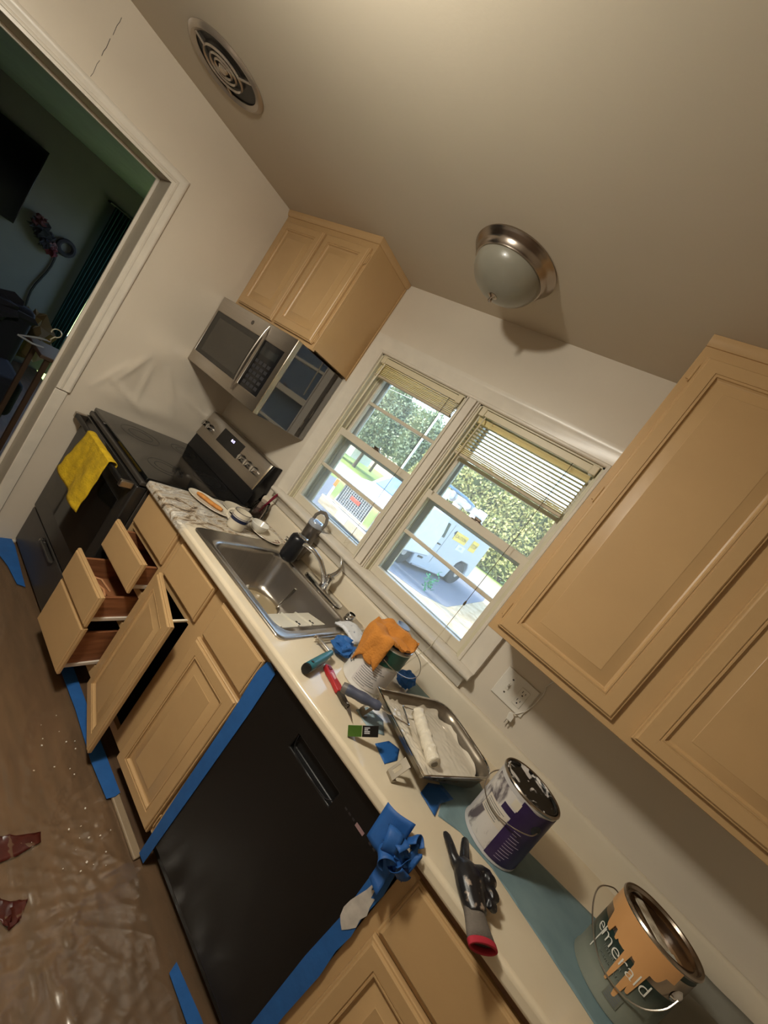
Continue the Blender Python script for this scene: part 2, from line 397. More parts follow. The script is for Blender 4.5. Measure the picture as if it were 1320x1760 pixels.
# ================================================================ DARK ROOM THROUGH THE DOORWAY
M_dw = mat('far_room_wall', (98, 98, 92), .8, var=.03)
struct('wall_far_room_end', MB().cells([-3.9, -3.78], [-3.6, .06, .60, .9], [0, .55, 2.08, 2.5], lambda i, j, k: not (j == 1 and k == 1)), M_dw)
struct('wall_far_room_side', MB().cells([-3.8, -3.2, -2.25, -.12], [.75, .87], [0, 1.0, 2.15, 2.5], lambda i, j, k: not (i == 1 and k == 1)), M_dw)  # unseen opening added here so daylight brightens the dark room
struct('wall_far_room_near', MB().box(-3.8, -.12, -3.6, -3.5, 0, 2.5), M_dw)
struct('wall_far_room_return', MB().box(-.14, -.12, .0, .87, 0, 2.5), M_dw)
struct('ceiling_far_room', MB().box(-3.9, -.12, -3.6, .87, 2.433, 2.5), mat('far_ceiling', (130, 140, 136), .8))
# ================================================================ UPPER CABINETS
T = .019
def door_rings(fw=.056):
    t = T
    return [(0,0),(0,-t+.009),(.002,-t+.006),(.006,-t+.0055),(.007,-t+.0025),(.010,-t),(fw-.012,-t),(fw-.0115,-t+.0025),(fw-.008,-t+.0025),(fw-.0075,-t+.001),(fw-.004,-t+.001),(fw-.0035,-t+.005),(fw,-t+.009),(fw+.004,-t+.0105),(fw+.034,-t+.003),(fw+.036,-t+.0015)]
SLAB = [(0,0),(0,-T+.010),(.003,-T+.006),(.007,-T+.0055),(.008,-T+.002),(.012,-T)]
def hinge(parent, x, z, y, side=1):
    mb = MB().tube([(x, y-.004, z-.024), (x, y-.004, z+.024)], .0035, 8)
    mb.box(min(x, x+side*.010), max(x, x+side*.010), y-.002, y+.001, z-.020, z+.020)
    mb.tube([(x, y-.004, z-.028), (x, y-.004, z-.024)], .0022, 6).tube([(x, y-.004, z+.024), (x, y-.004, z+.028)], .0022, 6)
    part('hinge', mb, M_cab, parent, world=True)
def upper_cabinet(name, label, x0, x1, z0, doors, yf=-.308, hinge_z=(), top=H-.001):
    t = thing(name, label, 'cabinet', (x0, 0, z0))
    mb = MB(); s = .019
    mb.cells([x0, x0+.016, x1-.016, x1], [yf+.018, -.012, -.002], [z0+.012, z0+.028, top-.012, top], lambda i, j, k: not (i == 1 and k == 1 and j == 0))
    part('carcass', mb, M_cab, t, world=True, bev=.001)
    xs = [x0]; dd = sorted(doors)
    mb = MB(); xs = [x0, doors[0][0]+.012]
    for a, b in zip(doors, doors[1:]): xs += [a[1]-.012, b[0]+.012]
    xs += [doors[-1][1]-.012, x1]
    mb.cells(xs, [yf, yf+.019], [z0, z0+.034, top-.07, top], lambda i, j, k: not (i % 2 == 1 and k == 1))
    part('face_frame', mb, M_cab, t, world=True, bev=.0015)
    # cove moulding at the ceiling, returned on the visible end
    pr = [(0,2.402),(.004,2.402),(.010,2.410),(.014,2.422),(.015,2.4325),(0,2.4325)]
    c0, c1 = x0, x1
    mb = frame_loop([((c0, yf), (0, -1)), ((c1, yf), (1, -1)), ((c1, -.003), (1, 0))], lambda u, v, p: (u, v, p), [(o, z) for o, z in pr])
    part('top_moulding', mb, M_cab, t, world=True)
    for a, b, hs in doors:
        d = part('door', MB().rings(b-a, top-.062-z0-.024, door_rings(), a, z0+.024, yf-.001), M_cab, t, world=True, smooth=25)
        for hz in hinge_z:
            if hs < 0: hinge(d, a-.004, hz, yf-.002, -1)
            else: hinge(d, b+.004, hz, yf-.002, 1)
    return t
c1 = upper_cabinet('wall_cabinet', 'small tan two-door cabinet above the microwave in the corner', .001, .786, 1.817, [(.040, .400, -1), (.425, .768, 1)], hinge_z=(1.875, 2.315))
part('scribe_strip', MB().box(.786, .792, -.012, -.001, 1.82, 2.40), M_cab, c1, world=True, bev=.001)
upper_cabinet('wall_cabinet', 'tall tan wall cabinet right of the window with raised panel doors', 2.215, 3.10, 1.349, [(2.238, 2.613, -1), (2.666, 3.046, 1)], hinge_z=(1.43, 1.88, 2.315))

# ================================================================ MICROWAVE
t = thing('microwave', 'stainless over-range microwave hung under the small corner cabinet', 'microwave', (.38, 0, 1.402))
x0, x1, yf, z0, z1 = .006, .765, -.372, 1.402, 1.8155
mat('enamel_black', (12, 16, 24), .05, var=.05, coat=1).node_tree.nodes['Principled BSDF'].inputs['IOR'].default_value = 2.6
part('body', MB().box(x0+.002, x1-.001, yf+.02, -.003, z0, z1), MATS['enamel_black'], t, world=True, bev=.003)
part('side_louvre', MB().box(x1-.001, x1+.0005, -.075, -.072, 1.46, 1.50).box(x1-.001, x1+.0005, -.055, -.052, 1.53, 1.58).box(x1-.001, x1+.0005, -.045, -.042, 1.66, 1.70), M_ss, t, world=True)
mb = MB().cells([x0, .022, .512, .532, .722, x1], [yf-.010, yf+.022], [z0, 1.470, 1.731, z1], lambda i, j, k: not (k == 1 and i in (1, 3)))
part('front_frame', mb, M_ss, t, world=True, bev=.003)
part('edge_trim', MB().box(x1-.004, x1+.002, yf-.011, yf+.018, z0, z1), mat('steel_light', (220, 205, 180), .25, 1, var=.03), t, world=True, bev=.002)
w = part('door_glass', MB().box(.022, .512, yf-.006, yf+.01, 1.470, 1.731), mat('door_glass', (28, 27, 26), .10, spec=.6), t, world=True, bev=.002)
part('window', MB().box(.075, .47, yf-.0068, yf-.0058, 1.495, 1.700), mat('mesh_window', (62, 58, 52), .2, bump=.2, bscale=600), w, world=True)
k = part('control_panel', MB().box(.532, .722, yf-.006, yf+.01, 1.470, 1.731), mat('panel_black', (20, 20, 23), .15), t, world=True, bev=.002)
part('display', MB().box(.552, .700, yf-.0072, yf-.006, 1.660, 1.700), mat('lcd_dark', (38, 40, 40), .1), k, world=True)
M_key = mat('key_grey', (50, 50, 54), .4)
for r in range(5):
    for c in range(4):
        part('key', MB().box(.556+c*.037, .583+c*.037, yf-.0073, yf-.006, 1.490+r*.031, 1.508+r*.031), M_key, k, world=True)
mb = MB(); P_ = []
for i in range(13):
    q = i/12; P_.append((.522, yf-.012-.016*math.sin(math.pi*q)**.6, 1.425+.375*q))
part('handle', mb.tube(P_, .007, 10, flat=.7), M_ss, t, world=True)
part('badge', MB().lathe([(.0002,0),(.012,0),(.012,.0012),(.0095,.0012),(.0095,.0006),(.0002,.0006)], (0,0,0), 20).mapped(lambda p: Vector((.372+p.x, yf-.010-p.z, 1.773+p.y))), mat('badge_grey', (92, 86, 80), .3, .8), t, world=True)
part('grille', MB().box(.03, .74, yf+.03, yf+.06, z0-.004, z0), M_blkm, t, world=True)

# ================================================================ RANGE
t = thing('range', 'dark slate electric range with black glass top in the corner', 'range', (.385, -.34, 0))
x0, x1 = .012, .766
part('body', MB().box(x0, x1, -.625, -.02, .02, .895), M_slate, t, world=True, bev=.003)
M_cooktop = mat('cooktop_glass', (14, 15, 16), .09, coat=.3)
mb = MB().box(x0-.002, x1+.002, -.655, -.07, .893, .916)
ct = part('cooktop', mb, M_cooktop, t, world=True, bev=.004)
M_ringm = mat('burner_ring', (26, 26, 28), .3)
for (bx, by, br) in ((.20, -.48, .10), (.57, -.49, .085), (.20, -.22, .075), (.56, -.22, .10)):
    for rr in (br, br*.62):
        part('burner_ring', MB().lathe([(rr-.0012, .9161), (rr-.0012, .9166), (rr+.0012, .9166), (rr+.0012, .9161)], (bx, by, 0), 40, False, False), M_ringm, ct, world=True)
part('front_trim', MB().box(x0-.001, x1+.001, -.668, -.625, .868, .892), M_slate, t, world=True, bev=.006)
# oven door
d = part('oven_door', MB().box(x0, x1, -.675, -.628, .262, .862), mat('oven_door_enamel', (40, 38, 36), .22, var=.05), t, world=True, bev=.005)
part('oven_window', MB().box(x0+.075, x1-.075, -.6765, -.674, .36, .74), mat('oven_glass', (16, 16, 15), .08), d, world=True, bev=.002)
mb = MB(); mb.box(x0+.035, x1-.035, -.732, -.715, .838, .862)
hd = part('door_handle', mb, M_blkm, d, world=True, bev=.006)
for xx in (x0+.018, x1-.042):
    part('handle_bracket', MB().box(xx, xx+.024, -.732, -.676, .832, .864), M_ss, d, world=True, bev=.004)
# storage drawer
d = part('storage_drawer', MB().cells([x0, .30, .48, x1], [-.672, -.655, -.628], [.03, .212, .236, .248], lambda i, j, k: not (i == 1 and j == 0 and k == 1)), M_slate, t, world=True, bev=.004)
part('drawer_grip', MB().tube([(.285, -.676, .226), (.30, -.684, .222), (.48, -.684, .222), (.495, -.676, .226)], .006, 8), M_slate, d, world=True)
part('grip_highlight_plate', MB().box(.292, .300, -.690, -.676, .216, .230), M_chrome, d, world=True, bev=.002)
for xx in (x0+.04, x1-.04): part('foot', MB().lathe([(.018,0),(.018,.02)], (xx, -.58, 0), 12), M_blkm, t, world=True)
# backguard
pr = [(-.006,.916),(-.105,.916),(-.100,.945),(-.092,1.012),(-.006,1.012)]
part('backguard_base', MB().prism(pr, lambda y, z: (x0, y, z), lambda y, z: (x1, y, z)), mat('backguard_black', (12, 13, 17), .25), t, world=True, bev=.002)
fy = lambda z: -.094+(z-1.012)*.17      # sloped fascia
pr = [(-.008,1.0125),(fy(1.0125)-.004,1.0125),(fy(1.188)-.004,1.188),(fy(1.194),1.194),(-.008,1.194)]
bg_ = part('control_fascia', MB().prism(pr, lambda y, z: (x0, y, z), lambda y, z: (x1-.028, y, z)), M_ss, t, world=True, bev=.002)
part('fascia_trim', MB().prism(pr, lambda y, z: (x1-.028, y-.002, z), lambda y, z: (x1-.016, y-.002, z)), MATS['steel_light'], t, world=True, bev=.002)
part('end_cap', MB().prism([(-.004,1.0),(fy(1.0)-.006,1.0),(fy(1.194)-.004,1.196),(-.004,1.196)], lambda y, z: (x1-.016, y, z), lambda y, z: (x1+.001, y, z)), MATS['backguard_black'], t, world=True, bev=.002)
def onf(x, z, o): return (x, fy(z)-.004-o, z)
dm = MB(); dm.add([onf(.215,1.070,.001),onf(.470,1.070,.001),onf(.470,1.165,.001),onf(.215,1.165,.001),onf(.215,1.070,-.004),onf(.470,1.070,-.004),onf(.470,1.165,-.004),onf(.215,1.165,-.004)], [(0,1,2,3),(4,7,6,5),(0,4,5,1),(1,5,6,2),(2,6,7,3),(3,7,4,0)])
ds = part('display', dm, mat('range_display', (24, 24, 26), .1), bg_, world=True)
tx = text_mb('8:15', .022, ext=.0003).mapped(lambda p: Vector(onf(.355+p.x, 1.136+p.y, .0016+p.z)))
o = part('clock_digits', tx, mat('clock_glow', (200, 190, 255), .5, emit=((205, 195, 255), 3.0)), t, world=True, smooth=0, label='glowing clock digits')
for r in range(2):
    for c in range(6):
        pass
for i, kx in enumerate((.045, .105, .520, .592, .665)):
    kb = MB().lathe([(.0002,.030),(.017,.030),(.019,.027),(.020,.012),(.023,.004),(.023,0)], (0,0,0), 24)
    kb.box(-.0035, .0035, -.018, .018, .028, .034)
    ang = math.atan(.17)
    kb.mapped(lambda p: Vector((kx+p.x, fy(1.100)-.004-p.z*math.cos(ang)+p.y*math.sin(ang), 1.100+p.y*math.cos(ang)+p.z*math.sin(ang))))
    part('knob', kb, M_chrome, bg_, world=True)
# mustard cloth on the handle
def towel(u, v):
    x = .285+.31*u; s = v*.36
    if s < .06: y = -.700-.002; z = .820+s*.75
    elif s < .11: q = (s-.06)/.05*math.pi; y = -.7235+.0185*math.cos(q)-.001; z = .865+.008*math.sin(q)
    else: y = -.742; z = .862-(s-.11)
    wv = max(0, s-.12)
    z -= .03*math.sin(u*5)*wv*2
    if s > .11: z -= wv*(.28*u-.10)
    y -= wv*.06*(math.sin(u*9+1)+1)+.003*noise.noise(Vector((u*6, v*8, 1)))
    x += wv*(.10*(u-.5))+.02*noise.noise(Vector((v*5, 3, u)))*wv*4-wv*.06
    return (x, y, z)
single('kitchen_towel', MB().grid(towel, 30, 34), mat('mustard_cloth', (205, 168, 22), .95, var=.2, scale=30, bump=.8, bscale=120, bdist=.004), 'mustard yellow cloth draped over the oven door handle', 'cloth', base=(.44, -.74, .86), solid=.003)

# ================================================================ BASE CABINETS
def front_frame(x0, x1, opens, z0=.085, z1=.876, yf=-.611):
    pass
def drawer_unit(parent, a, b, za, zb, pull, boxh, yf=-.611):
    y0 = yf-pull-.001
    fr = part('drawer', MB().rings(b-a, zb-za, SLAB, a, za, y0), M_cab, parent, world=True, smooth=25)
    if pull > 0:
        bx0, bx1 = a+.030, b-.030; L = .46; z0 = za+.012; z1 = z0+boxh
        mb = MB().cells([bx0, bx0+.012, bx1-.012, bx1], [y0, y0+.010, y0+L-.012, y0+L], [z0, z0+.008, z1], lambda i, j, k: k == 0 or i != 1 or j != 1)
        part('drawer_box', mb, M_cabin, fr, world=True, bev=.0015)
        for xx in (bx0-.008, bx1): part('runner', MB().box(xx, xx+.008, y0+.012, yf+.10, z0-.004, z0+.010), mat('runner_white', (222, 212, 198), .4), fr, world=True)
    return fr
t = thing('base_cabinet', 'narrow tan drawer cabinet beside the range, three drawers pulled out', 'cabinet', (.95, -.3, 0))
x0, x1 = .772, 1.124
zb = [.128, .378, .536, .703, .868]
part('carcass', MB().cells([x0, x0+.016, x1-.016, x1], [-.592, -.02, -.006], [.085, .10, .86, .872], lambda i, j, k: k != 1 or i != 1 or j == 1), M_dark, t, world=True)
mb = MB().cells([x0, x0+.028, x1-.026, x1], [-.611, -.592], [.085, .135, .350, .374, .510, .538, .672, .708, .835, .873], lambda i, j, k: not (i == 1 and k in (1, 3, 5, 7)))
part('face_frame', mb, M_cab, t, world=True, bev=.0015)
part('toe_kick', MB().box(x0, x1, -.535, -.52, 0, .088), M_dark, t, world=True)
drawer_unit(t, .790, 1.112, .703, .866, 0, 0)
drawer_unit(t, .786, 1.115, .552, .697, .062, .10)
drawer_unit(t, .788, 1.115, .381, .526, .140, .11)
drawer_unit(t, .788, 1.115, .137, .368, .132, .17)
# utensils in the open drawer
for i, (a, b) in enumerate((((.90,-.73,.47),(.98,-.66,.45)), ((.96,-.72,.475),(1.06,-.70,.455)))):
    single('wooden_spoon', MB().tube([a, ((a[0]+b[0])/2, (a[1]+b[1])/2, a[2]+.01), b], .004, 6), mat('utensil_wood', (196, 140, 96), .5), ('thin wooden utensil lying at the back of the open middle drawer', 'thin wooden utensil lying near the front of the open middle drawer')[i], 'utensil')

t = thing('base_cabinet', 'tan sink cabinet with one door ajar and blue tape on its right stile', 'cabinet', (1.48, -.3, 0))
x0, x1 = 1.125, 1.842
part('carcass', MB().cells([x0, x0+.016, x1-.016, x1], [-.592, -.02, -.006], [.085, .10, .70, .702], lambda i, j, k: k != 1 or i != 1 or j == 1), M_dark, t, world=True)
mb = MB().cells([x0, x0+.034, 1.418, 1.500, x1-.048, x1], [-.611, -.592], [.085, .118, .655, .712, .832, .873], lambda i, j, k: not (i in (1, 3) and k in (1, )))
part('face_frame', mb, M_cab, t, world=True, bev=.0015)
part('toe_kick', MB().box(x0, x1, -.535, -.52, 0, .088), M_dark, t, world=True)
part('false_front', MB().rings(.290, .160, SLAB, 1.155, .692, -.612), M_cab, t, world=True, smooth=25)
part('false_front', MB().rings(.286, .150, SLAB, 1.512, .694, -.612), M_cab, t, world=True, smooth=25)
# right door closed
d = part('door', MB().rings(.303, .592, door_rings(), 1.502, .082, -.612), M_cab, t, world=True, smooth=25)
hinge(d, 1.810, .615, -.613, 1); hinge(d, 1.810, .14, -.613, 1)
# left door swung open
hx, hy = 1.140, -.614
a = R(-15)
mb = MB().rings(.328, .600, door_rings(), 0, 0, 0)
mb.mapped(lambda p: Vector((hx+p.x*math.cos(a)-p.y*math.sin(a), hy+p.x*math.sin(a)+p.y*math.cos(a), .082+p.z)))
d = part('door', mb, M_cab, t, world=True, smooth=25, label='door standing ajar')
part('child_latch', MB().box(1.395, 1.405, -.690, -.600, .655, .664), mat('latch_white', (226, 214, 190), .4), d, world=True, bev=.002)
mb = MB().box(1.128, 1.150, -.560, -.545, .10, .16)
# shaded stuff inside the cabinet
single('spray_bottle', MB().lathe([(.001,0),(.04,0),(.042,.01),(.042,.15),(.02,.19),(.014,.20),(.014,.23),(.001,.232)], (1.34, -.42, .102), 20), mat('bottle_grey', (60, 62, 66), .3), 'grey bottle standing in the dark behind the ajar sink door', 'bottle', base=(1.34, -.42, .102))

# right-hand base cabinet
t = thing('base_cabinet', 'tan base cabinet right of the dishwasher', 'cabinet', (2.9, -.3, 0))
x0, x1 = 2.452, 3.42
part('carcass', MB().box(x0, x1, -.592, -.006, .085, .872), M_cab, t, world=True)
mb = MB().cells([x0, x0+.040, 2.965, 3.01, x1-.04, x1], [-.611, -.5925], [.085, .118, .655, .700, .832, .873], lambda i, j, k: not (i in (1, 3) and k in (1, 3)))
part('face_frame', mb, M_cab, t, world=True, bev=.0015)
part('drawer', MB().rings(.485, .168, SLAB, 2.486, .674, -.612), M_cab, t, world=True, smooth=25)
part('drawer', MB().rings(.40, .168, SLAB, 3.0, .674, -.612), M_cab, t, world=True, smooth=25)
part('door', MB().rings(.485, .574, door_rings(), 2.486, .082, -.612), M_cab, t, world=True, smooth=25)
part('door', MB().rings(.40, .574, door_rings(), 3.0, .082, -.612), M_cab, t, world=True, smooth=25)
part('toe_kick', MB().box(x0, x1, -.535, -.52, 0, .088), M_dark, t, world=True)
part('scribe_rail', MB().box(x0, x1, -.616, -.611, .845, .873), mat('raw_wood_edge', (110, 76, 48), .7), t, world=True)

# ================================================================ DISHWASHER
t = thing('dishwasher', 'black dishwasher built in under the counter', 'dishwasher', (2.147, -.3, 0))
x0, x1 = 1.848, 2.446
M_dwb = mat('dishwasher_black', (7, 6, 6), .45, var=.1)
part('body', MB().box(x0, x1, -.58, -.02, .02, .868), M_blkm, t, world=True)
d = part('door', MB().cells([x0, 2.035, 2.225, x1], [-.622, -.600, -.582], [.095, .745, .795, .866], lambda i, j, k: not (i == 1 and j == 0 and k == 1)), M_dwb, t, world=True, bev=.004)
part('handle_lip', MB().tube([(2.038, -.622, .792), (2.044, -.622, .764), (2.06, -.622, .750), (2.13, -.622, .744), (2.205, -.622, .750), (2.224, -.622, .765)], .0012, 6), mat('lip_grey', (40, 38, 40), .25), d, world=True)
part('control_mark', MB().box(2.305, 2.335, -.6235, -.6225, .782, .792), mat('badge_pink', (150, 120, 120), .4), d, world=True)
for i, xx in enumerate((2.26, 2.275, 2.29, 2.355, 2.37)):
    part('control_mark', MB().box(xx, xx+.008, -.6232, -.6225, .785, .790), mat('mark_dim', (48, 44, 46), .5), d, world=True)
part('kick_plate', MB().box(x0+.002, x1-.002, -.56, -.55, 0, .092), M_dwb, t, world=True)

# ================================================================ COUNTER
SX0, SX1, SY0, SY1 = 1.150, 1.770, -.592, -.055     # sink cut-out
M_counter = two_tone('counter_laminate', (216, 200, 172), (224, 210, 184), 5, .3, .7, rough=.12)
def counter_mat():
    m = M_counter; n = m.node_tree.nodes; l = m.node_tree.links; p = n['Principled BSDF']
    base = [x for x in n if x.type == 'VALTORGB'][0]
    tc = [x for x in n if x.type == 'TEX_COORD'][0]
    # marbled paint finish on the range end: object x < .36
    mp = n.new('ShaderNodeMapping'); mp.inputs['Rotation'].default_value = (0, 0, R(62)); mp.inputs['Scale'].default_value = (1, .35, 1)
    l.new(tc.outputs['Object'], mp.inputs[0])
    n1 = n.new('ShaderNodeTexNoise'); n1.inputs['Scale'].default_value = 17; n1.inputs['Detail'].default_value = 9; n1.inputs['Distortion'].default_value = 2.2; n1.inputs['Roughness'].default_value = .68
    l.new(mp.outputs[0], n1.inputs['Vector'])
    r1 = n.new('ShaderNodeValToRGB'); e = r1.color_ramp.elements; e[0].position = .34; e[0].color = srgb(74, 64, 54); e[1].position = .62; e[1].color = srgb(224, 216, 202)
    q = e.new(.43); q.color = srgb(150, 130, 106); q = e.new(.48); q.color = srgb(208, 196, 176); q = e.new(.54); q.color = srgb(160, 154, 146)
    l.new(n1.outputs['Fac'], r1.inputs[0])
    sx = n.new('ShaderNodeSeparateXYZ'); l.new(tc.outputs['Object'], sx.inputs[0])
    n3 = n.new('ShaderNodeTexNoise'); n3.inputs['Scale'].default_value = 14; l.new(tc.outputs['Object'], n3.inputs['Vector'])
    a = n.new('ShaderNodeMath'); a.operation = 'MULTIPLY_ADD'; a.inputs[1].default_value = .16; l.new(n3.outputs['Fac'], a.inputs[0]); l.new(sx.outputs[0], a.inputs[2])
    mr = n.new('ShaderNodeMapRange'); mr.inputs[1].default_value = .41; mr.inputs[2].default_value = .47; mr.inputs[3].default_value = 1; mr.inputs[4].default_value = 0
    l.new(a.outputs[0], mr.inputs[0])
    mx = n.new('ShaderNodeMix'); mx.data_type = 'RGBA'
    l.new(mr.outputs[0], mx.inputs['Factor']); l.new(base.outputs[0], mx.inputs['A']); l.new(r1.outputs[0], mx.inputs['B'])
    l.new(mx.outputs['Result'], p.inputs['Base Color'])
counter_mat()
t = thing('countertop', 'long cream laminate counter with marbled paint at the range end', 'countertop', (.773, 0, .876))
xs = [.773, SX0, SX1, 3.46]; yy = [-.652, SY0, SY1, -.001]
mb = MB().cells(xs, yy, [.876, .914], lambda i, j, k: not (i == 1 and j == 1))
part('slab', mb, M_counter, t, world=True, bev=.011, seg=4)
mb = MB(); pr = [(-.001,.912),(-.024,.912),(-.024,1.008),(-.020,1.016),(-.012,1.020),(-.001,1.020)]
mb.prism(pr, lambda y, z: (.773, y, z), lambda y, z: (3.46, y, z))
part('backsplash', mb, mat('backsplash_laminate', (218, 206, 184), .3, var=.03), t, world=True, bev=.002)
mb = MB(); 
# painter's tape masks
def tape(pts, label, mm=None, cat='tape', thick=.0012, name='painters_tape', wob=0):
    """polygon of 3-D points (planar-ish), thickened"""
    c = sum((Vector(p) for p in pts), Vector())/len(pts)
    nrm = (Vector(pts[1])-Vector(pts[0])).cross(Vector(pts[-1])-Vector(pts[0])).normalized()*thick
    n = len(pts)
    mb = MB(); mb.prism(pts, lambda *p: Vector(p)-nrm*.5, lambda *p: Vector(p)+nrm*.5)
    return single(name, mb, mm or M_tape, label, cat, base=c, smooth=30)
yt = -.6255
def ragged(x0, x1, z0, z1, n, amp, side='l', seed=1, y=yt):
    rnd = random.Random(seed); L = [(x0+rnd.uniform(-amp, amp), y, z0+(z1-z0)*i/n) for i in range(n+1)]
    Rr = [(x1+rnd.uniform(-amp*.3, amp*.3), y, z0+(z1-z0)*i/n) for i in range(n+1)]
    return L, Rr
L = [(1.830,-.6125,.020),(1.818,-.6125,.30),(1.812,-.6125,.55),(1.806,-.6125,.66),(1.800,-.6125,.74),(1.796,-.6125,.80),(1.806,-.6125,.850),(1.818,-.6245,.858),(1.856,-.6245,.848),(1.862,-.6245,.70),(1.864,-.6245,.40),(1.866,-.6245,.02)]
L = [(x, -.6245, z) for x, _, z in L]
tape(L, 'blue tape strip along the left edge of the dishwasher')
L = [(2.408,.10),(2.404,.45),(2.410,.60),(2.402,.80),(2.44,.82),(2.452,.74),(2.447,.66),(2.454,.60),(2.449,.54),(2.456,.46),(2.452,.30),(2.458,.10)]
tape([(x, -.6245, z) for x, z in L], 'blue tape strip along the right edge of the dishwasher')
# ================================================================ OUTSIDE
GZ = -.5
M_grass = two_tone('lawn_grass', (96, 128, 44), (164, 178, 78), 9, .35, .65, rough=.9, bump=.6)
def gh(y): return -.5 if y < 7 else (-1.23 if y > 11 else -.5-(y-7)/4*.73)
YY = [.3, 4, 6, 7, 8, 9, 10, 11, 14, 20.1, 60]
def gsheet(polyfn, off, thick=.01):
    """ground strip following the slope: polyfn(y) -> (x0, x1)"""
    ys_ = polyfn[1]; mb = MB(); L = []
    for y in ys_:
        a, b = polyfn[0](y); L.append([(a, y, gh(y)+off), (b, y, gh(y)+off), (b, y, gh(y)+off-thick), (a, y, gh(y)+off-thick)])
    return mb.loft(L)
struct('ground', gsheet((lambda y: (-70, 45), YY), 0, .2), M_grass)
M_asph = two_tone('driveway_asphalt', (92, 96, 104), (128, 132, 140), 22, .3, .7, rough=.9, detail=8)
def pl(y, P):
    for (a, b), (c, d) in zip(P, P[1:]):
        if b <= y <= d: return a+(c-a)*(y-b)/(d-b)
    return P[-1][0] if y > P[-1][1] else P[0][0]
ER = [(-9, 6.05), (-1.3, 6.5), (-.35, 6.95), (-.75, 11), (-1.11, 17.3), (-1.65, 20.1)]
ysd = [6.06, 6.3, 6.5, 6.7, 6.95, 7.3, 8, 9, 10, 11, 14, 17.3, 20.1]
struct('ground_driveway', gsheet((lambda y: (-13, pl(y, ER)), ysd), .02), M_asph)
struct('ground_dirt', gsheet((lambda y: (pl(y, ER) if y > 6.06 else -13, 8), [4.0, 5, 6.05]+ysd), .012), two_tone('dry_dirt', (160, 138, 100), (204, 186, 150), 2.2, .35, .65, rough=.95, detail=9, dist=1.2))
mb = MB().box(-45, 32, 20.1, 29, -1.235, -1.215)
struct('ground_road', mb, mat('road_concrete', (160, 150, 132), .9, var=.08, scale=4))
M_twhite = mat('truck_white', (184, 190, 196), .3, var=.02); M_twin = mat('truck_glass', (58, 66, 72), .08, var=.2)
M_rub = mat('rubber', (52, 50, 50), .8, var=.2); M_hub = mat('wheel_hub', (160, 158, 160), .4, .5)
ANG = math.atan2(-.67, 3.0)
# --- white utility bucket truck, local: x = along the side (front to rear), y = width away, z up
t = thing('bucket_truck', 'white utility truck with yellow stickers parked beyond the right window', 'truck', (-3.095, 10.825, -1.233), rot=(0, 0, math.atan2(3.0, .67)))
t.scale = (1.35, 1.35, 1.35)
# local +x runs front to rear; visible side faces local -y
def LB(x0, x1, y0, y1, z0, z1): return MB().box(x0, x1, y0, y1, z0, z1)
prof_ = [(-.92,.42),(-.90,.86),(-.70,1.02),(-.18,1.12),(.12,1.74),(.30,1.82),(1.34,1.84),(1.36,1.90),(3.72,1.90),(3.74,.50),(3.56,.42),(3.45,.42),(3.38,.72),(3.22,.86),(2.74,.86),(2.58,.72),(2.52,.40),(2.46,.14),(.50,.14),(.42,.55),(.24,.80),(-.20,.80),(-.38,.62),(-.44,.36)]
mb = MB().prism(prof_, lambda x, z: (x, 0, z), lambda x, z: (x, 1.8, z))
# note: rotation maps local +y to the left; mirror so the side faces the house
part('cab_and_body', mb.mapped(lambda p: Vector((p.x, p.y, p.z))), M_twhite, t, bev=.03)
part('side_window', MB().prism([(.16,1.19),(.30,1.66),(1.02,1.68),(1.14,1.24)], lambda x, z: (x, -.012, z), lambda x, z: (x, .01, z)), M_twin, t)
part('windscreen', MB().add([(-.14,.1,1.15),(.09,.1,1.70),(.09,1.7,1.70),(-.14,1.7,1.15),(-.17,.1,1.15),(.06,.1,1.70),(.06,1.7,1.70),(-.17,1.7,1.15)], [(0,1,2,3),(4,7,6,5),(0,4,5,1),(1,5,6,2),(2,6,7,3),(3,7,4,0)]), M_twin, t)
part('door_mirror', LB(.02, .12, -.20, -.06, 1.16, 1.42), M_blkm, t, bev=.02)
part('door_seam', LB(1.27, 1.285, -.006, .0, .42, 1.72).box(.10, .115, -.006, 0, .5, 1.10), mat('seam_grey', (120, 122, 124), .6), t)
part('door_handle', LB(1.02, 1.20, -.02, 0, 1.00, 1.04), M_blkm, t)
part('side_step', LB(.55, 1.3, -.06, .0, .16, .20), M_hub, t, bev=.01)
part('fuel_flap', LB(.62, .86, -.015, 0, .42, .48), M_blkm, t)
M_yel = mat('sticker_yellow', (226, 196, 92), .5); M_ink = mat('ink_dark', (60, 58, 60), .6); M_blus = mat('sticker_blue', (104, 124, 176), .5)
def sticker(x0, x1, z0, z1, m, txt, ink=None):
    s = part('sticker', LB(x0, x1, -.012, 0, z0, z1), m, t)
    if txt:
        tb = text_mb(txt, (z1-z0)*.55, ext=.001)
        w = max(v[0] for v in tb.v)-min(v[0] for v in tb.v); k = min(1, (x1-x0)*.86/w)
        part('sticker_print', tb.mapped(lambda p: Vector(((x0+x1)/2+p.x*k, -.0135-p.z, (z0+z1)/2+p.y))), ink or M_ink, s, smooth=0)
sticker(1.52, 2.28, 1.33, 1.60, M_yel, 'CAUTION')
sticker(2.62, 3.02, 1.26, 1.62, M_yel, 'STOP')
sticker(1.98, 2.46, 1.10, 1.27, mat('sticker_white', (216, 220, 230), .5), 'UTIL', M_blus)
for s_, x_, z_, sz in (('G', .92, .86, .30), ('4', 1.48, 1.52, .24), ('G', .30, 1.06, .12)):
    part('door_letter', text_mb(s_, sz, ext=.004).mapped(lambda p: Vector((x_+p.x, -.008-p.z, z_+p.y))), M_ink, t, smooth=0)
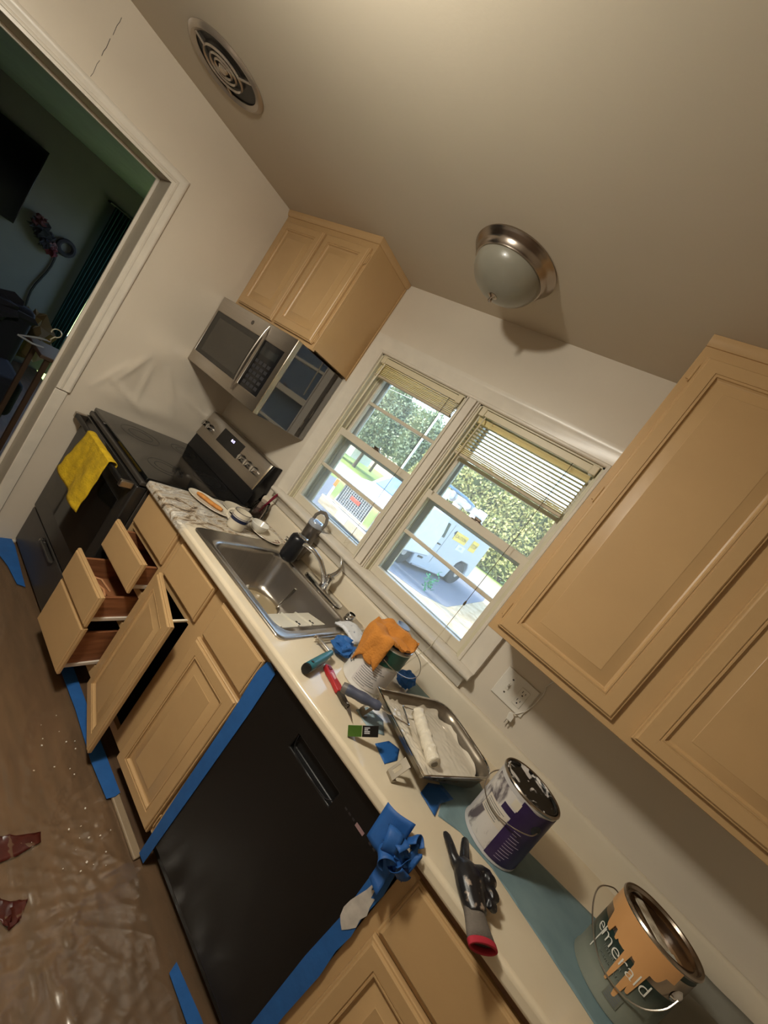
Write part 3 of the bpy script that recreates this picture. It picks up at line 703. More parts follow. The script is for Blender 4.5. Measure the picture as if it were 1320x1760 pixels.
def wheel(parent, x, y, z, r, w, side):
    mb = MB().lathe([(r*.62,0),(r*.9,0),(r,.04),(r,w-.04),(r*.9,w),(r*.62,w)], (0,0,0), 28).mapped(lambda p: Vector((x+p.x, y+p.z, z+p.y)))
    o = part('wheel', mb, M_rub, parent)
    part('hub', MB().lathe([(.001,-.01),(r*.25,-.02),(r*.3,.02),(r*.62,.03),(r*.62,.10),(.001,.10)], (0,0,0), 20).mapped(lambda p: Vector((x+p.x, y+p.z, z+p.y))), M_hub, o)
wheel(t, 0.02, .02, .40, .40, .24, 1); wheel(t, 2.98, .02, .40, .40, .24, 1)
wheel(t, 0.02, 1.54, .40, .40, .24, 1); wheel(t, 2.98, 1.54, .40, .40, .24, 1)
M_boom = mat('boom_white', (226, 228, 232), .3); M_blue = mat('boom_blue', (110, 140, 176), .5)
b_ = part('boom', MB().tube([(-.6, .35, 2.28), (1.4, .35, 2.36), (2.6, .35, 2.36)], .11, 12), M_boom, t)
part('boom_sleeve', MB().tube([(-.5, .3, 2.50), (1.3, .3, 2.52), (1.9, .3, 2.46)], .04, 10), M_blue, b_)
part('boom_knuckle', LB(2.55, 2.72, .2, .5, 2.10, 2.52), M_boom, b_, bev=.02)
part('boom_collar', MB().tube([(.72, .35, 2.33), (.80, .35, 2.335)], .15, 12).tube([(1.72, .35, 2.36), (1.80, .35, 2.36)], .14, 12), M_hub, b_)
part('boom_bucket', MB().lathe([(.20,0),(.26,.02),(.28,.42),(.24,.42),(.22,.05)], (.2, .35, 1.95), 16), M_boom, b_)
part('rack_post', LB(2.3, 2.36, .2, .5, 1.88, 2.28).box(1.2, 1.26, .2, .5, 1.84, 2.26), M_hub, t)
part('beacon', MB().lathe([(.001,0),(.07,0),(.06,.14),(.001,.16)], (3.35, .4, 1.90), 12), mat('beacon_red', (190, 60, 50), .4), t)
# --- left white pickup truck facing the house
t = thing('pickup_truck', 'white truck with chrome grille parked beyond the left window', 'truck', (-2.95, 6.35, GZ), rz=R(-4))
prof_ = [(.0,.28),(-.02,.50),(.02,1.02),(.10,1.20),(1.25,1.34),(1.75,1.80),(2.9,1.84),(3.15,1.30),(3.2,.40)]
mb = MB().prism(prof_, lambda y, z: (-.98, y, z), lambda y, z: (.98, y, z)); part('body', mb, mat('hood_white', (206, 210, 216), .25), t, bev=.06, seg=3)
mb = MB().cells([-.80, -.55, .55, .80], [-.10, -.03], [.42, .50, .98, 1.04], lambda i, j, k: not (i == 1 and k == 1)); g = part('grille_surround', mb, M_chrome, t, bev=.02)
mb = MB()
for k in range(15): mb.box(-.56+k*.078, -.536+k*.078, -.07, -.04, .50, 1.0)
for k in range(9): mb.box(-.56, .56, -.065, -.045, .52+k*.054, .536+k*.054)
part('grille_bars', mb, mat('grille_silver', (150, 152, 158), .4), g)
part('grille_back', MB().box(-.56, .56, -.04, -.03, .50, 1.0), M_blkm, g)
part('badge', MB().box(-.18, .18, -.09, -.07, .76, .86), mat('badge_red', (214, 74, 60), .4), g, bev=.01)
for s in (-1, 1):
    part('turn_light', MB().box(min(s*.82, s*.96), max(s*.82, s*.96), -.05, .06, .74, .96), mat('amber_lens', (240, 120, 50), .3), t, bev=.02)
    part('headlight', MB().box(min(s*.58, s*.80), max(s*.58, s*.80), -.055, -.03, .66, .96), mat('headlight_lens', (190, 196, 200), .1), t, bev=.02)
    wheel(t, 0, 0, 0, .0001, .0001, 1) if False else None
b_ = part('bumper', MB().box(-1.0, 1.0, -.16, .05, .14, .41), M_chrome, t, bev=.04, seg=3)
part('number_plate', MB().box(-.20, .20, -.175, -.158, .18, .37), mat('plate_white', (226, 222, 218), .5), b_, bev=.005)
part('windscreen', MB().add([(-.82,1.27,1.37),(.82,1.27,1.37),(.74,1.80,1.83),(-.74,1.80,1.83),(-.82,1.25,1.39),(.82,1.25,1.39),(.74,1.78,1.85),(-.74,1.78,1.85)], [(0,3,2,1),(4,5,6,7),(0,1,5,4),(1,2,6,5),(2,3,7,6),(3,0,4,7)]), mat('windscreen_blue', (96, 132, 172), .08, var=.3, scale=3), t)
for s, x_ in ((1, -.98), (1, .74)):
    mbw = MB().lathe([(.25,0),(.38,0),(.40,.04),(.40,.20),(.38,.24),(.25,.24)], (0,0,0), 24).mapped(lambda p: Vector((x_+p.z, .85+p.x, .40+p.y)))
    part('wheel', mbw, M_rub, t)
# --- small green-topped marker plant near the drive
single('leafy_seedling', MB().add(*(lambda L: (L[0], L[1]))(
    (lambda rnd: ([p for k in range(60) for p in (lambda c, a, b: [c-a, c+b, c+a, c-b])(Vector((-.91+rnd.gauss(0,.10), 8.6+rnd.gauss(0,.10), -.79+.34+rnd.gauss(0,.16))), Vector((rnd.uniform(-.05,.05), rnd.uniform(-.05,.05), .03)), Vector((.03, rnd.uniform(-.04,.04), rnd.uniform(-.04,.04))))],
        [(4*k, 4*k+1, 4*k+2, 4*k+3) for k in range(60)]))(random.Random(3)))), mat('seedling_green', (60, 150, 96), .6), 'small green plant at the edge of the asphalt drive', 'plant', base=(-.91, 8.6, -.79))
# --- house far left
t = thing('house', 'small white house across the lawn behind the trees', 'house', (-27.5, 33, GZ))
part('wall', MB().box(-29.5, -25.2, 33, 37, GZ, 3.6), mat('siding_white', (226, 222, 212), .7), t, world=True)
part('roof', MB().prism([(-30.2, 3.5), (-24.5, 3.5), (-27.4, 5.4)], lambda x, z: (x, 32.6, z), lambda x, z: (x, 37.4, z)), mat('roof_brown', (112, 100, 92), .9), t, world=True)
for k in range(2):
    w_ = part('window', MB().box(-28.6+k*1.9, -27.6+k*1.9, 32.95, 33.02, 1.7, 3.0), M_twin, t, world=True)
    part('window_bar', MB().box(-28.13+k*1.9, -28.07+k*1.9, 32.92, 32.96, 1.7, 3.0).box(-28.6+k*1.9, -27.6+k*1.9, 32.92, 32.96, 2.3, 2.38), M_twhite, w_, world=True)
# --- trees and hedges
M_leafA = two_tone('hedge_leaf', (120, 130, 62), (214, 206, 140), 3.5, .35, .65, rough=.8)
M_leafB = two_tone('tree_leaf', (104, 122, 84), (186, 192, 152), 2.5, .35, .65, rough=.8)
M_bark = mat('bark', (96, 80, 66), .9)
def crown(blobs, n, size, rnd):
    vs = []; fs = []
    tot = sum(b[3]*b[5] for b in blobs)
    for (cx, cy, cz, rx, ry, rz_) in blobs:
        for k in range(int(n*rx*rz_/tot)):
            u = rnd.uniform(-1, 1); th = rnd.uniform(0, 2*math.pi); q = math.sqrt(1-u*u); rr = rnd.uniform(.72, 1.04)
            c = Vector((cx+rx*rr*q*math.cos(th), cy+ry*rr*q*math.sin(th), cz+rz_*rr*u))
            a = Vector((rnd.gauss(0,1), rnd.gauss(0,1), rnd.gauss(0,1))).normalized()*size; b = a.cross(Vector((rnd.gauss(0,1), rnd.gauss(0,1), rnd.gauss(0,1)))).normalized()*size*.6
            i = len(vs); vs += [c-a, c+b, c+a, c-b]; fs.append((i, i+1, i+2, i+3))
    return MB().add(vs, fs)
def tree(name, x, y, h, w, label, m_, seed, n=5200, hedge=False):
    rnd = random.Random(seed)
    t = thing(name, label, 'hedge' if hedge else 'tree', (x, y, GZ), group=None)
    bl = []
    if hedge:
        for a_ in (-.34, 0, .34):
            for b_ in (.20, .48, .76): bl.append((x+a_*w+rnd.uniform(-.2, .2), y+rnd.uniform(-.3, .3), GZ+h*b_+rnd.uniform(-.3, .3), w*.27, w*.27, h*.21))
    for k in range(0 if hedge else 9):
        bl.append((x+rnd.uniform(-.26, .26)*w, y+rnd.uniform(-.25, .25)*w, GZ+h*(rnd.uniform(.10, .78) if hedge else rnd.uniform(.35, .82)), w*rnd.uniform(.24, .32), w*.3, h*rnd.uniform(.16, .26)))
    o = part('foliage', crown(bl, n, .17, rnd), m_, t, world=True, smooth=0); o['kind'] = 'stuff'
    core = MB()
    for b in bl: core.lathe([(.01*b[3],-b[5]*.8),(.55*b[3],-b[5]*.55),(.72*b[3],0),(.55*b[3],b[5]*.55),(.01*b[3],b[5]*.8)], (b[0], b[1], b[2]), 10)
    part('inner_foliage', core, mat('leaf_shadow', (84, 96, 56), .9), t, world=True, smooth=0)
    part('trunk', MB().tube([(x, y, GZ), (x+.1, y, GZ+h*.3), (x, y, GZ+h*.6)], [.22, .17, .1], 8), M_bark, t, world=True)
GZ = -1.23
tree('hedge', -13.0, 31, 7.2, 5.4, 'leftmost tall sunny hedge across the road', M_leafA, 1, hedge=True, n=8000)
tree('hedge', -8.4, 31, 7.6, 5.4, 'second sunny hedge from the left across the road', M_leafA, 2, hedge=True, n=9000)
tree('hedge', -3.8, 31, 7.6, 5.4, 'third sunny hedge from the left across the road', M_leafA, 3, hedge=True, n=9000)
tree('hedge', .8, 31.5, 7.6, 5.4, 'rightmost sunny hedge across the road, behind the blind cord', M_leafA, 7, hedge=True, n=6000)
tree('broad_tree', -18.3, 33, 9.6, 6.6, 'grey green tree behind the meeting rails of the left window', M_leafB, 4, n=7000)
tree('broad_tree', -24.0, 33, 10.2, 7.4, 'tallest hazy green tree in the middle of the left window', M_leafB, 5, n=9000)
tree('broad_tree', -29.5, 44, 11.5, 8.5, 'pale tree rising above the white house', M_leafB, 6, n=6000)
tree('broad_tree', -40, 40, 10.0, 9.0, 'farthest left tree beyond the white house', M_leafB, 8, n=5000)
tree('broad_tree', 6.5, 24, 8.0, 7.0, 'tree past the right end of the hedge row', M_leafB, 9, n=4000)
tree('broad_tree', 13.0, 14, 7.5, 6.0, 'unseen tree added right of the driveway for reflections', M_leafB, 10, n=4000)  # out of view, added to make the microwave side's reflection green
tree('hedge', 17, 10.5, 6.0, 6.0, 'unseen hedge added far right of the house for reflections', M_leafA, 13, hedge=True, n=6000)  # out of view, added as greenery for the microwave to reflect
tree('hedge', 12.5, 8.0, 5.0, 4.6, 'nearer unseen hedge added right of the house for reflections', M_leafA, 14, hedge=True, n=5000)  # also unseen, added where the microwave's reflected view lands
tree('broad_tree', 8.0, 11.5, 5.5, 4.5, 'small unseen tree added right of the house for reflections', M_leafB, 11, n=4000)  # unseen too, added for the green reflection
# --- pole and wires
t = thing('utility_pole', 'pale utility pole with cross arm beyond the trees', 'pole', (-13.2, 24, GZ))
part('pole_shaft', MB().tube([(-13.2, 24, GZ), (-13.2, 24, 8.2)], [.11, .08], 8), mat('pole_grey', (206, 202, 196), .7), t, world=True)
part('cross_arm', MB().box(-14.1, -12.3, 23.95, 24.05, 7.4, 7.52), MATS['pole_grey'], t, world=True)
for k, (zz, yy) in enumerate(((7.5, 24), (6.9, 24.1))):
    L = [(x, yy, zz-.9*math.sin(math.pi*(x+50)/36.8)) for x in [-50+36.8*i/20 for i in range(21)]]
    L2 = [(x, yy, zz-.8*math.sin(math.pi*(x+13.2)/36)) for x in [-13.2+36*i/20 for i in range(21)]]
    single('overhead_wire', MB().tube(L+L2[1:], .022, 5), MATS['pole_grey'], ['upper white wire strung to the pole', 'lower white wire strung to the pole'][k], 'wire', base=(-13.2, yy, zz))
# ================================================================ CEILING FIXTURES
def ceiling_light(name, label, x, y, glow):
    t = thing(name, label, 'ceiling light', (x, y, H))
    part('metal_pan', MB().lathe([(.10,-.0005),(.166,-.0005),(.168,-.006),(.163,-.012),(.160,-.016),(.152,-.022),(.147,-.030),(.145,-.038),(.141,-.042),(.139,-.046),(.134,-.047),(.128,-.044)], (0,0,0), 56, True, False), M_nickel, t)
    pr = [(.134*math.cos(R(a)), -.042-.092*math.sin(R(a))) for a in range(0, 90, 6)]+[(.004, -.134)]
    part('glass_dome', MB().lathe(pr, (0,0,0), 48, False, True), glow, t, smooth=80)
    part('finial', MB().lathe([(.002,-.130),(.017,-.131),(.018,-.135),(.010,-.139),(.006,-.143),(.006,-.148),(.0085,-.152),(.006,-.157),(.001,-.159)], (0,0,0), 20), M_nickel, t)
    return t
M_dome = mat('frosted_dome', (138, 134, 120), .30, var=.02, coat=.2)
ceiling_light('ceiling_light', 'frosted dome flush ceiling light with nickel rim, switched off', 1.545, -.385, M_dome)
LX, LY = 1.48, -1.60
M_lit = mat('lit_dome', (255, 236, 205), .5, emit=((255, 244, 226), 3.0))
ceiling_light('ceiling_light', 'lit dome ceiling light in the middle of the kitchen ceiling', LX, LY, M_lit)
ld = D.lights.new('bulb', 'POINT'); ld.energy = 19; ld.color = (1, .95, .83); ld.shadow_soft_size = .045
lo = D.objects.new('bulb', ld); COL.objects.link(lo); lo.location = (LX, LY, H-.27)
la = D.lights.new('dome_glow', 'AREA'); la.shape = 'DISK'; la.size = .24; la.energy = 14; la.color = (1, .95, .83)
lao = D.objects.new('dome_glow', la); COL.objects.link(lao); lao.location = (LX, LY, H-.168)
# round ceiling vent
t = thing('ceiling_vent', 'round painted ceiling fan vent with concentric rings', 'vent', (.388, -.985, H))
M_vent = mat('vent_metal', (176, 164, 150), .3, .7)
part('outer_ring', MB().lathe([(.118,-.001),(.148,-.001),(.150,-.004),(.142,-.012),(.134,-.015),(.126,-.010),(.118,-.006)], (0,0,0), 56, False, False).mapped(lambda p: p), M_vent, t)
part('dark_duct', MB().lathe([(.001,-.0015),(.119,-.0015),(.119,-.0005),(.001,-.0005)], (0,0,0), 40), M_blkm, t)
for rr in (.076, .052, .034):
    mbx = MB().lathe([(rr-.004,-.010),(rr,-.016),(rr+.004,-.010),(rr,-.006)], (-.010,-.008,0), 40, False, False)
    L = mbx; n = 40
    mbx.f += [tuple([3*n+i, 3*n+(i+1) % n, (i+1) % n, i]) for i in range(n)]
    part('ring', mbx, M_vent, t)
for a in (20, 140, 260):
    ca, sa = math.cos(R(a)), math.sin(R(a))
    part('spoke', MB().tube([(-.010+.074*ca, -.008+.074*sa, -.012), (.124*ca, .124*sa, -.008)], .004, 6), M_vent, t)
part('hub', MB().lathe([(.001,-.018),(.014,-.018),(.020,-.010),(.018,-.002),(.001,-.002)], (-.010,-.008,0), 24), M_vent, t)
# ================================================================ SINK
M_sink = mat('sink_steel', (188, 182, 174), .30, 1, var=.05, scale=5, aniso=(1, 30, 1))
t = thing('kitchen_sink', 'single bowl stainless sink set in the counter under the windows', 'sink', (1.46, -.325, .914))
oc = (1.460, -.326); ic = (1.487, -.362)
loops = [rrect(*oc, .650, .562, .03, .9135), rrect(*oc, .650, .562, .03, .919), rrect(*oc, .642, .554, .028, .9225), rrect(*oc, .628, .540, .026, .9215),
         rrect(1.478, -.360, .560, .450, .05, .9195), rrect(1.480, -.361, .548, .436, .055, .9215), rrect(*ic, .532, .420, .06, .9205), rrect(*ic, .520, .408, .06, .914), rrect(*ic, .512, .400, .06, .895),
         rrect(*ic, .496, .384, .06, .75), rrect(*ic, .476, .364, .06, .728), rrect(*ic, .44, .33, .05, .720), rrect(*ic, .10, .10, .049, .714)]
part('basin', MB().loft(loops, False, True), M_sink, t, world=True, smooth=50)
part('drain', MB().lathe([(.045,.7150),(.043,.7185),(.034,.7175),(.030,.7160),(.001,.7160)], (1.487, -.362, 0), 28, False, True), M_chrome, t, world=True)
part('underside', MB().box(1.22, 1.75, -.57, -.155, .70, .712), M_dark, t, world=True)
# faucet
t = thing('faucet', 'chrome single lever faucet with a black filter on its spout', 'faucet', (1.505, -.098, .922))
part('deck_plate', MB().loft([rrect(1.512, -.098, .262, .052, .025, z_) for z_ in (.9225,)]+[rrect(1.512, -.098, .258, .048, .0235, .929), rrect(1.512, -.098, .246, .036, .0175, .932)], True, True), M_chrome, t, world=True)
part('valve_body', MB().lathe([(.026,.930),(.025,.942),(.021,.960),(.020,.985),(.022,.996),(.014,1.004),(.002,1.006)], (1.505, -.098, 0), 24), M_chrome, t, world=True)
part('spout', MB().tube([(1.500, -.108, .955), (1.478, -.128, .995), (1.440, -.150, 1.032), (1.395, -.172, 1.050), (1.350, -.190, 1.052), (1.325, -.198, 1.040)], [.013, .012, .0115, .011, .011, .0115], 14), M_chrome, t, world=True)
part('lever', MB().tube([(1.507, -.096, .998), (1.517, -.088, 1.030), (1.512, -.080, 1.058), (1.490, -.076, 1.082), (1.474, -.075, 1.092)], [.018, .0145, .010, .008, .0065], 12, flat=.7), M_chrome, t, world=True)
f_ = part('water_filter', MB().lathe([(.001,.930),(.030,.932),(.040,.940),(.043,.954),(.043,1.044),(.040,1.058),(.030,1.067),(.001,1.069)], (1.300, -.198, 0), 28, sy=.95), mat('filter_black', (16, 18, 24), .35), t, world=True)
part('filter_cap', MB().lathe([(.030,1.064),(.030,1.071),(.026,1.074),(.001,1.074)], (1.306, -.190, 0), 24), M_chrome, f_, world=True)
part('filter_valve', MB().tube([(1.262, -.205, 1.01), (1.240, -.212, 1.012)], .010, 10), M_chrome, f_, world=True)
part('indicator', MB().lathe([(.002,0),(.0025,.001),(.001,.002)], (1.312, -.2335, 1.055), 8), M_white, f_, world=True)
t = single('air_gap_cap', MB().lathe([(.024,.9222),(.024,.930),(.021,.946),(.018,.949),(.016,.949),(.015,.934),(.001,.934)], (1.712, -.105, 0), 24), M_chrome, 'open chrome air gap ring on the sink deck corner', 'fitting', base=(1.712, -.105, .922))
# tumbler behind
t = thing('tumbler', 'grey steel tumbler with a carry loop on the sink deck behind the filter', 'bottle', (1.250, -.085, .9225))
part('body', MB().lathe([(.001,.9225),(.033,.9225),(.035,.926),(.039,1.02),(.041,1.115),(.001,1.115)], (1.250, -.085, 0), 30), mat('tumbler_grey', (112, 106, 100), .32, .8, var=.05), t, world=True)
l_ = part('lid', MB().lathe([(.0405,1.115),(.042,1.119),(.042,1.134),(.038,1.140),(.001,1.140)], (1.250, -.085, 0), 28), mat('lid_clear', (168, 174, 184), .15, .2), t, world=True)
part('spout_button', MB().loft([rrect(1.252, -.085, .044, .022, .008, 1.140), rrect(1.252, -.085, .040, .018, .007, 1.147)]), mat('button_blue', (150, 178, 220), .2), l_, world=True)
part('carry_loop', MB().tube([(1.210, -.080, 1.125), (1.208, -.078, 1.160), (1.222, -.076, 1.186), (1.250, -.075, 1.196), (1.278, -.076, 1.186), (1.292, -.078, 1.160), (1.290, -.080, 1.125)], .0065, 8, flat=1.5), mat('loop_grey', (104, 98, 90), .5), l_, world=True)
# things in the bowl
t = thing('saucepan', 'saucepan of cloudy water with a chrome handle in the sink', 'pan', (1.44, -.36, .722))
part('pan', MB().lathe([(.001,.7225),(.082,.7225),(.092,.730),(.096,.790),(.099,.792),(.096,.794),(.092,.790),(.088,.733),(.001,.728)], (1.44, -.36, 0), 40, True, True), M_sink, t, world=True)
part('cloudy_water', MB().lathe([(.001,.780),(.0905,.780),(.0905,.778),(.001,.778)], (1.44, -.36, 0), 36), mat('cloudy_water', (170, 152, 120), .12), t, world=True)
part('handle', MB().tube([(1.478, -.285, .785), (1.486, -.275, .835), (1.492, -.268, .885), (1.494, -.266, .905)], [.006, .008, .010, .009], 10, flat=.6), M_chrome, t, world=True)
part('spoon_tip', MB().tube([(1.372, -.385, .786), (1.362, -.390, .812)], [.004, .007], 8, flat=.5), M_white, t, world=True)
t = thing('dish_caddy', 'off-white divided plastic caddy leaning in the front corner of the sink', 'caddy', (1.685, -.40, .80))
def PQ(u, v, w): # tilted caddy plate
    o = Vector((1.612, -.528, .868)); a = Vector((.105, -.012, .030)); b = Vector((.004, .262, .004)); n_ = Vector((-.22, .03, .97)).normalized()
    return o+a*u+b*v+n_*w
mb = MB().cells([0, 1], [0, .04, .36, .39, .66, .69, 1], [0, .006, .012], lambda i, j, k: k == 0 or j in (0, 2, 4)).mapped(lambda p: PQ(p.x, p.y, p.z))
c_ = part('caddy_tray', mb, mat('caddy_plastic', (206, 200, 184), .45), t, world=True, bev=.002)
for v_ in (.40, .70):
    for u_ in (.70, .85):
        part('hole', MB().lathe([(.001,.0125),(.0055,.0125),(.0055,.005),(.001,.005)], (0,0,0), 12).mapped(lambda p: PQ(u_, v_+.04, 0)+Vector((p.x, p.y, p.z-.004))), M_blkm, c_, world=True)
part('caddy_side', MB().prism([(0, 0), (1, 0), (.9, -.55), (.15, -.75)], lambda a, b: PQ(a, -.005, b*.09), lambda a, b: PQ(a, -.03, b*.09)), mat('caddy_grey', (150, 152, 150), .5), t, world=True)  # side face is a plain grey

# ================================================================ DISHES AT THE RANGE END
M_cer = mat('ceramic_cream', (216, 206, 186), .25, var=.02, coat=.3)
def plate(name, label, cx, cy, rx, ry, rz, m=M_cer, z=.9145):
    t = thing(name, label, 'plate', (cx, cy, z), rz)
    part('dish', MB().lathe([(.001,0),(.60,0),(.62,.001),(.95,.0115),(1,.0135),(.985,.0155),(.93,.0135),(.64,.0045),(.001,.004)], (0,0,0), 44).mapped(lambda p: Vector((p.x*rx, p.y*ry, p.z))), m, t)
    return t
plate('oval_plate', 'cream oval plate holding a bread stick on marbled counter', .878, -.395, .122, .068, R(28))
single('bread_stick', MB().tube([(.806+i*.0165, -.430+i*.0088, .930+.0012*math.sin(i)) for i in range(9)], [.008]+[.0125]*7+[.008], 10, flat=.8), two_tone('toasted_bread', (182, 112, 44), (214, 150, 74), 30, .3, .7, rough=.7, bump=.3), 'golden bread stick lying on the oval plate', 'bread')
plate('side_plate', 'cream plate partly hidden behind the striped mug', .885, -.225, .088, .080, 0)
t = thing('mug', 'cream mug with a navy band at the marbled counter edge', 'mug', (1.062, -.352, .9145))
part('cup', MB().lathe([(.001,0),(.036,0),(.040,.004),(.042,.012),(.043,.090),(.0415,.0915),(.040,.090),(.039,.012),(.001,.008)], (0,0,0), 36), M_cer, t)
part('navy_band', MB().lathe([(.0424,.046),(.0433,.046),(.0437,.062),(.0428,.062)], (0,0,0), 36, False, False), mat('navy_glaze', (30, 38, 66), .25), t)
part('thin_band', MB().lathe([(.0424,.066),(.0433,.066),(.0434,.0685),(.0428,.0685)], (0,0,0), 36, False, False), mat('blue_line', (70, 82, 112), .25), t)
part('rim_line', MB().lathe([(.0430,.0895),(.0425,.0922),(.0410,.0925),(.0405,.0905)], (0,0,0), 36, False, False), mat('rim_brown', (66, 56, 56), .3), t)
ha = R(200)
part('ear', MB().tube([Vector(((.040+.030*math.sin(R(q)))*math.cos(ha), (.040+.030*math.sin(R(q)))*math.sin(ha), .048+.026*math.cos(R(q)))) for q in range(0, 181, 15)], .0052, 8, flat=1.3), M_cer, t)
pl = plate('floral_plate', 'floral plate with a small white bowl beside the sink', 1.075, -.165, .098, .078, R(20))
rnd = random.Random(5)
M_flo = mat('floral_print', (128, 84, 74), .4)
for k in range(9):
    a = rnd.uniform(-60, 40); rr = rnd.uniform(.70, .9)
    part('floral_motif', MB().lathe([(.001,0),(.006,0),(.006,.0006),(.001,.0006)], (0,0,0), 7).mapped(lambda p: Vector((p.x*1.6+.098*rr*math.cos(R(a)), p.y*.7+.078*rr*math.sin(R(a)), p.z+.0048+(rr-.64)*.032))), M_flo, pl)
t = thing('small_bowl', 'small white bowl with a spoon on the floral plate', 'bowl', (1.045, -.200, .919))
part('bowl', MB().lathe([(.001,0),(.026,0),(.030,.004),(.042,.020),(.048,.042),(.0465,.0435),(.045,.042),(.039,.022),(.026,.007),(.001,.005)], (0,0,0), 36), mat('ceramic_white', (226, 222, 212), .2, coat=.3), t)
part('leftovers', MB().lathe([(.001,.010),(.014,.008),(.016,.006),(.001,.005)], (.004,.002,0), 10), mat('leftovers', (120, 112, 104), .3), t)
M_jar = glass_mat('jar_glass', (.80, .76, .76), rough=.02)
t = thing('glass_jar', 'clear glass jar holding a dark red handled brush by the range', 'jar', (.868, -.085, .9145))
part('jar_wall', MB().lathe([(.001,.0),(.040,.0),(.044,.006),(.045,.070),(.036,.086),(.036,.100),(.0335,.100),(.0335,.087),(.042,.070),(.041,.008),(.001,.004)], (0,0,0), 32), M_jar, t)
part('murky_water', MB().lathe([(.001,.005),(.040,.008),(.041,.042),(.001,.042)], (0,0,0), 28), mat('murky_water', (96, 74, 72), .15), t)
t = thing('red_brush', 'dark red handle standing in the glass jar', 'brush', (.872, -.085, .96))
part('handle', MB().tube([(.868, -.09, .925), (.880, -.078, 1.0), (.893, -.066, 1.07), (.900, -.060, 1.10)], [.006, .008, .010, .006], 10, flat=.6), mat('maroon_handle', (122, 30, 52), .25), t, world=True)
part('bristles', MB().tube([(.866, -.092, .922), (.868, -.09, .935)], [.008, .007], 8), M_slate, t, world=True)

# ================================================================ PAINT CANS
def cyl_map(cx, cy, r, ang0, z0):
    """flat (x = arc length, y = height, z = proud) -> on a can wall; ang0 = facing direction"""
    def f(p):
        a = ang0+p.x/r
        return Vector((cx+(r+p.z)*math.cos(a), cy+(r+p.z)*math.sin(a), z0+p.y))
    return f
def label_patch(x0, x1, y0, y1, proud=.0006, n=14, edge=None):
    mb = MB(); vs = []; fs = []
    for i in range(n+1):
        x = x0+(x1-x0)*i/n
        b = y0+(edge[0](x) if edge and edge[0] else 0); tp = y1+(edge[1](x) if edge and edge[1] else 0)
        vs += [(x, b, proud), (x, tp, proud), (x, b, .0), (x, tp, .0)]
    for i in range(n):
        k = 4*i; fs += [(k, k+4, k+5, k+1), (k+2, k+3, k+7, k+6), (k, k+2, k+6, k+4), (k+1, k+5, k+7, k+3)]
    fs += [(0, 1, 3, 2), (4*n, 4*n+2, 4*n+3, 4*n+1)]
    return mb.add(vs, fs)
CR, CHH = .0825, .190
def can(label, cx, cy, bodym, lidm, face_deg, open_=False, z0=.9158):
    t = thing('paint_can', label, 'paint can', (cx, cy, z0))
    part('can_wall', MB().lathe([(.001,0),(CR-.004,0),(CR+.001,.001),(CR+.001,.005),(CR-.001,.008),(CR-.001,CHH-.012),(CR+.0005,CHH-.008),(CR+.0005,CHH-.002)], (0,0,0), 56, True, False), bodym, t)
    if open_:
        part('rim', MB().lathe([(CR+.0005,CHH-.008),(CR+.003,CHH-.002),(CR+.001,CHH+.002),(CR-.004,CHH+.001),(CR-.008,CHH-.006),(CR-.013,CHH-.006),(CR-.014,CHH-.002),(CR-.012,CHH-.012),(CR-.003,CHH-.02),(CR-.003,.12),(CR-.001,.12),(CR-.0005,CHH-.02)], (0,0,0), 56, False, False), M_nickel, t)
        part('paint_inside', MB().lathe([(.001,.150),(CR-.003,.150),(CR-.003,.148),(.001,.148)], (0,0,0), 40), lidm, t)
    else:
        part('rim', MB().lathe([(CR+.0005,CHH-.006),(CR+.0025,CHH-.001),(CR+.0005,CHH+.002),(CR-.004,CHH+.001),(CR-.006,CHH-.004)], (0,0,0), 56, False, False), M_nickel, t)
        part('lid', MB().lathe([(CR-.005,CHH-.003),(CR-.007,CHH+.001),(CR-.010,CHH+.001),(CR-.012,CHH-.004),(CR-.020,CHH-.005),(.001,CHH-.004)], (0,0,0), 56, False, True), lidm, t)
    return t
def crom(P, n=5):
    P = [Vector(p) for p in P]; out = []
    for i in range(len(P)-1):
        a, b, c, d = P[max(i-1, 0)], P[i], P[i+1], P[min(i+2, len(P)-1)]
        for k in range(n):
            t_ = k/n; out.append(.5*((2*b)+(c-a)*t_+(2*a-5*b+4*c-d)*t_*t_+(3*b-a-3*c+d)*t_**3))
    return out+[P[-1]]
def bail(t, ang_ear1, ang_ear2, sag_pts, earm=M_nickel, zear=.145, r=.0016, m=M_ss):
    for a in (ang_ear1, ang_ear2):
        mb = MB().lathe([(.001,.007),(.009,.006),(.014,.001),(.015,0)], (0,0,0), 16)
        ca, sa = math.cos(R(a)), math.sin(R(a))
        part('ear', mb.mapped(lambda p: Vector(((CR-.001+p.z)*ca-p.x*sa, (CR-.001+p.z)*sa+p.x*ca, zear+p.y))), earm, t)
    part('bail_wire', MB().tube(crom(sag_pts), r, 6), m, t)
def on(a, r, z): return (r*math.cos(R(a)), r*math.sin(R(a)), z)
def textbars(parent, f, x0, x1, y0, y1, rows, m, rnd, h=.0016, words=False, name='print_line'):
    """unreadable small print: one short raised bar per printed line"""
    for k in range(rows):
        y = y1-(y1-y0)*k/max(1, rows-1); L = (x1-x0)*rnd.uniform(.55, 1)
        part(name, label_patch(x0, x0+L, y-h/2, y+h/2, .0009, 5).mapped(f), m, parent)
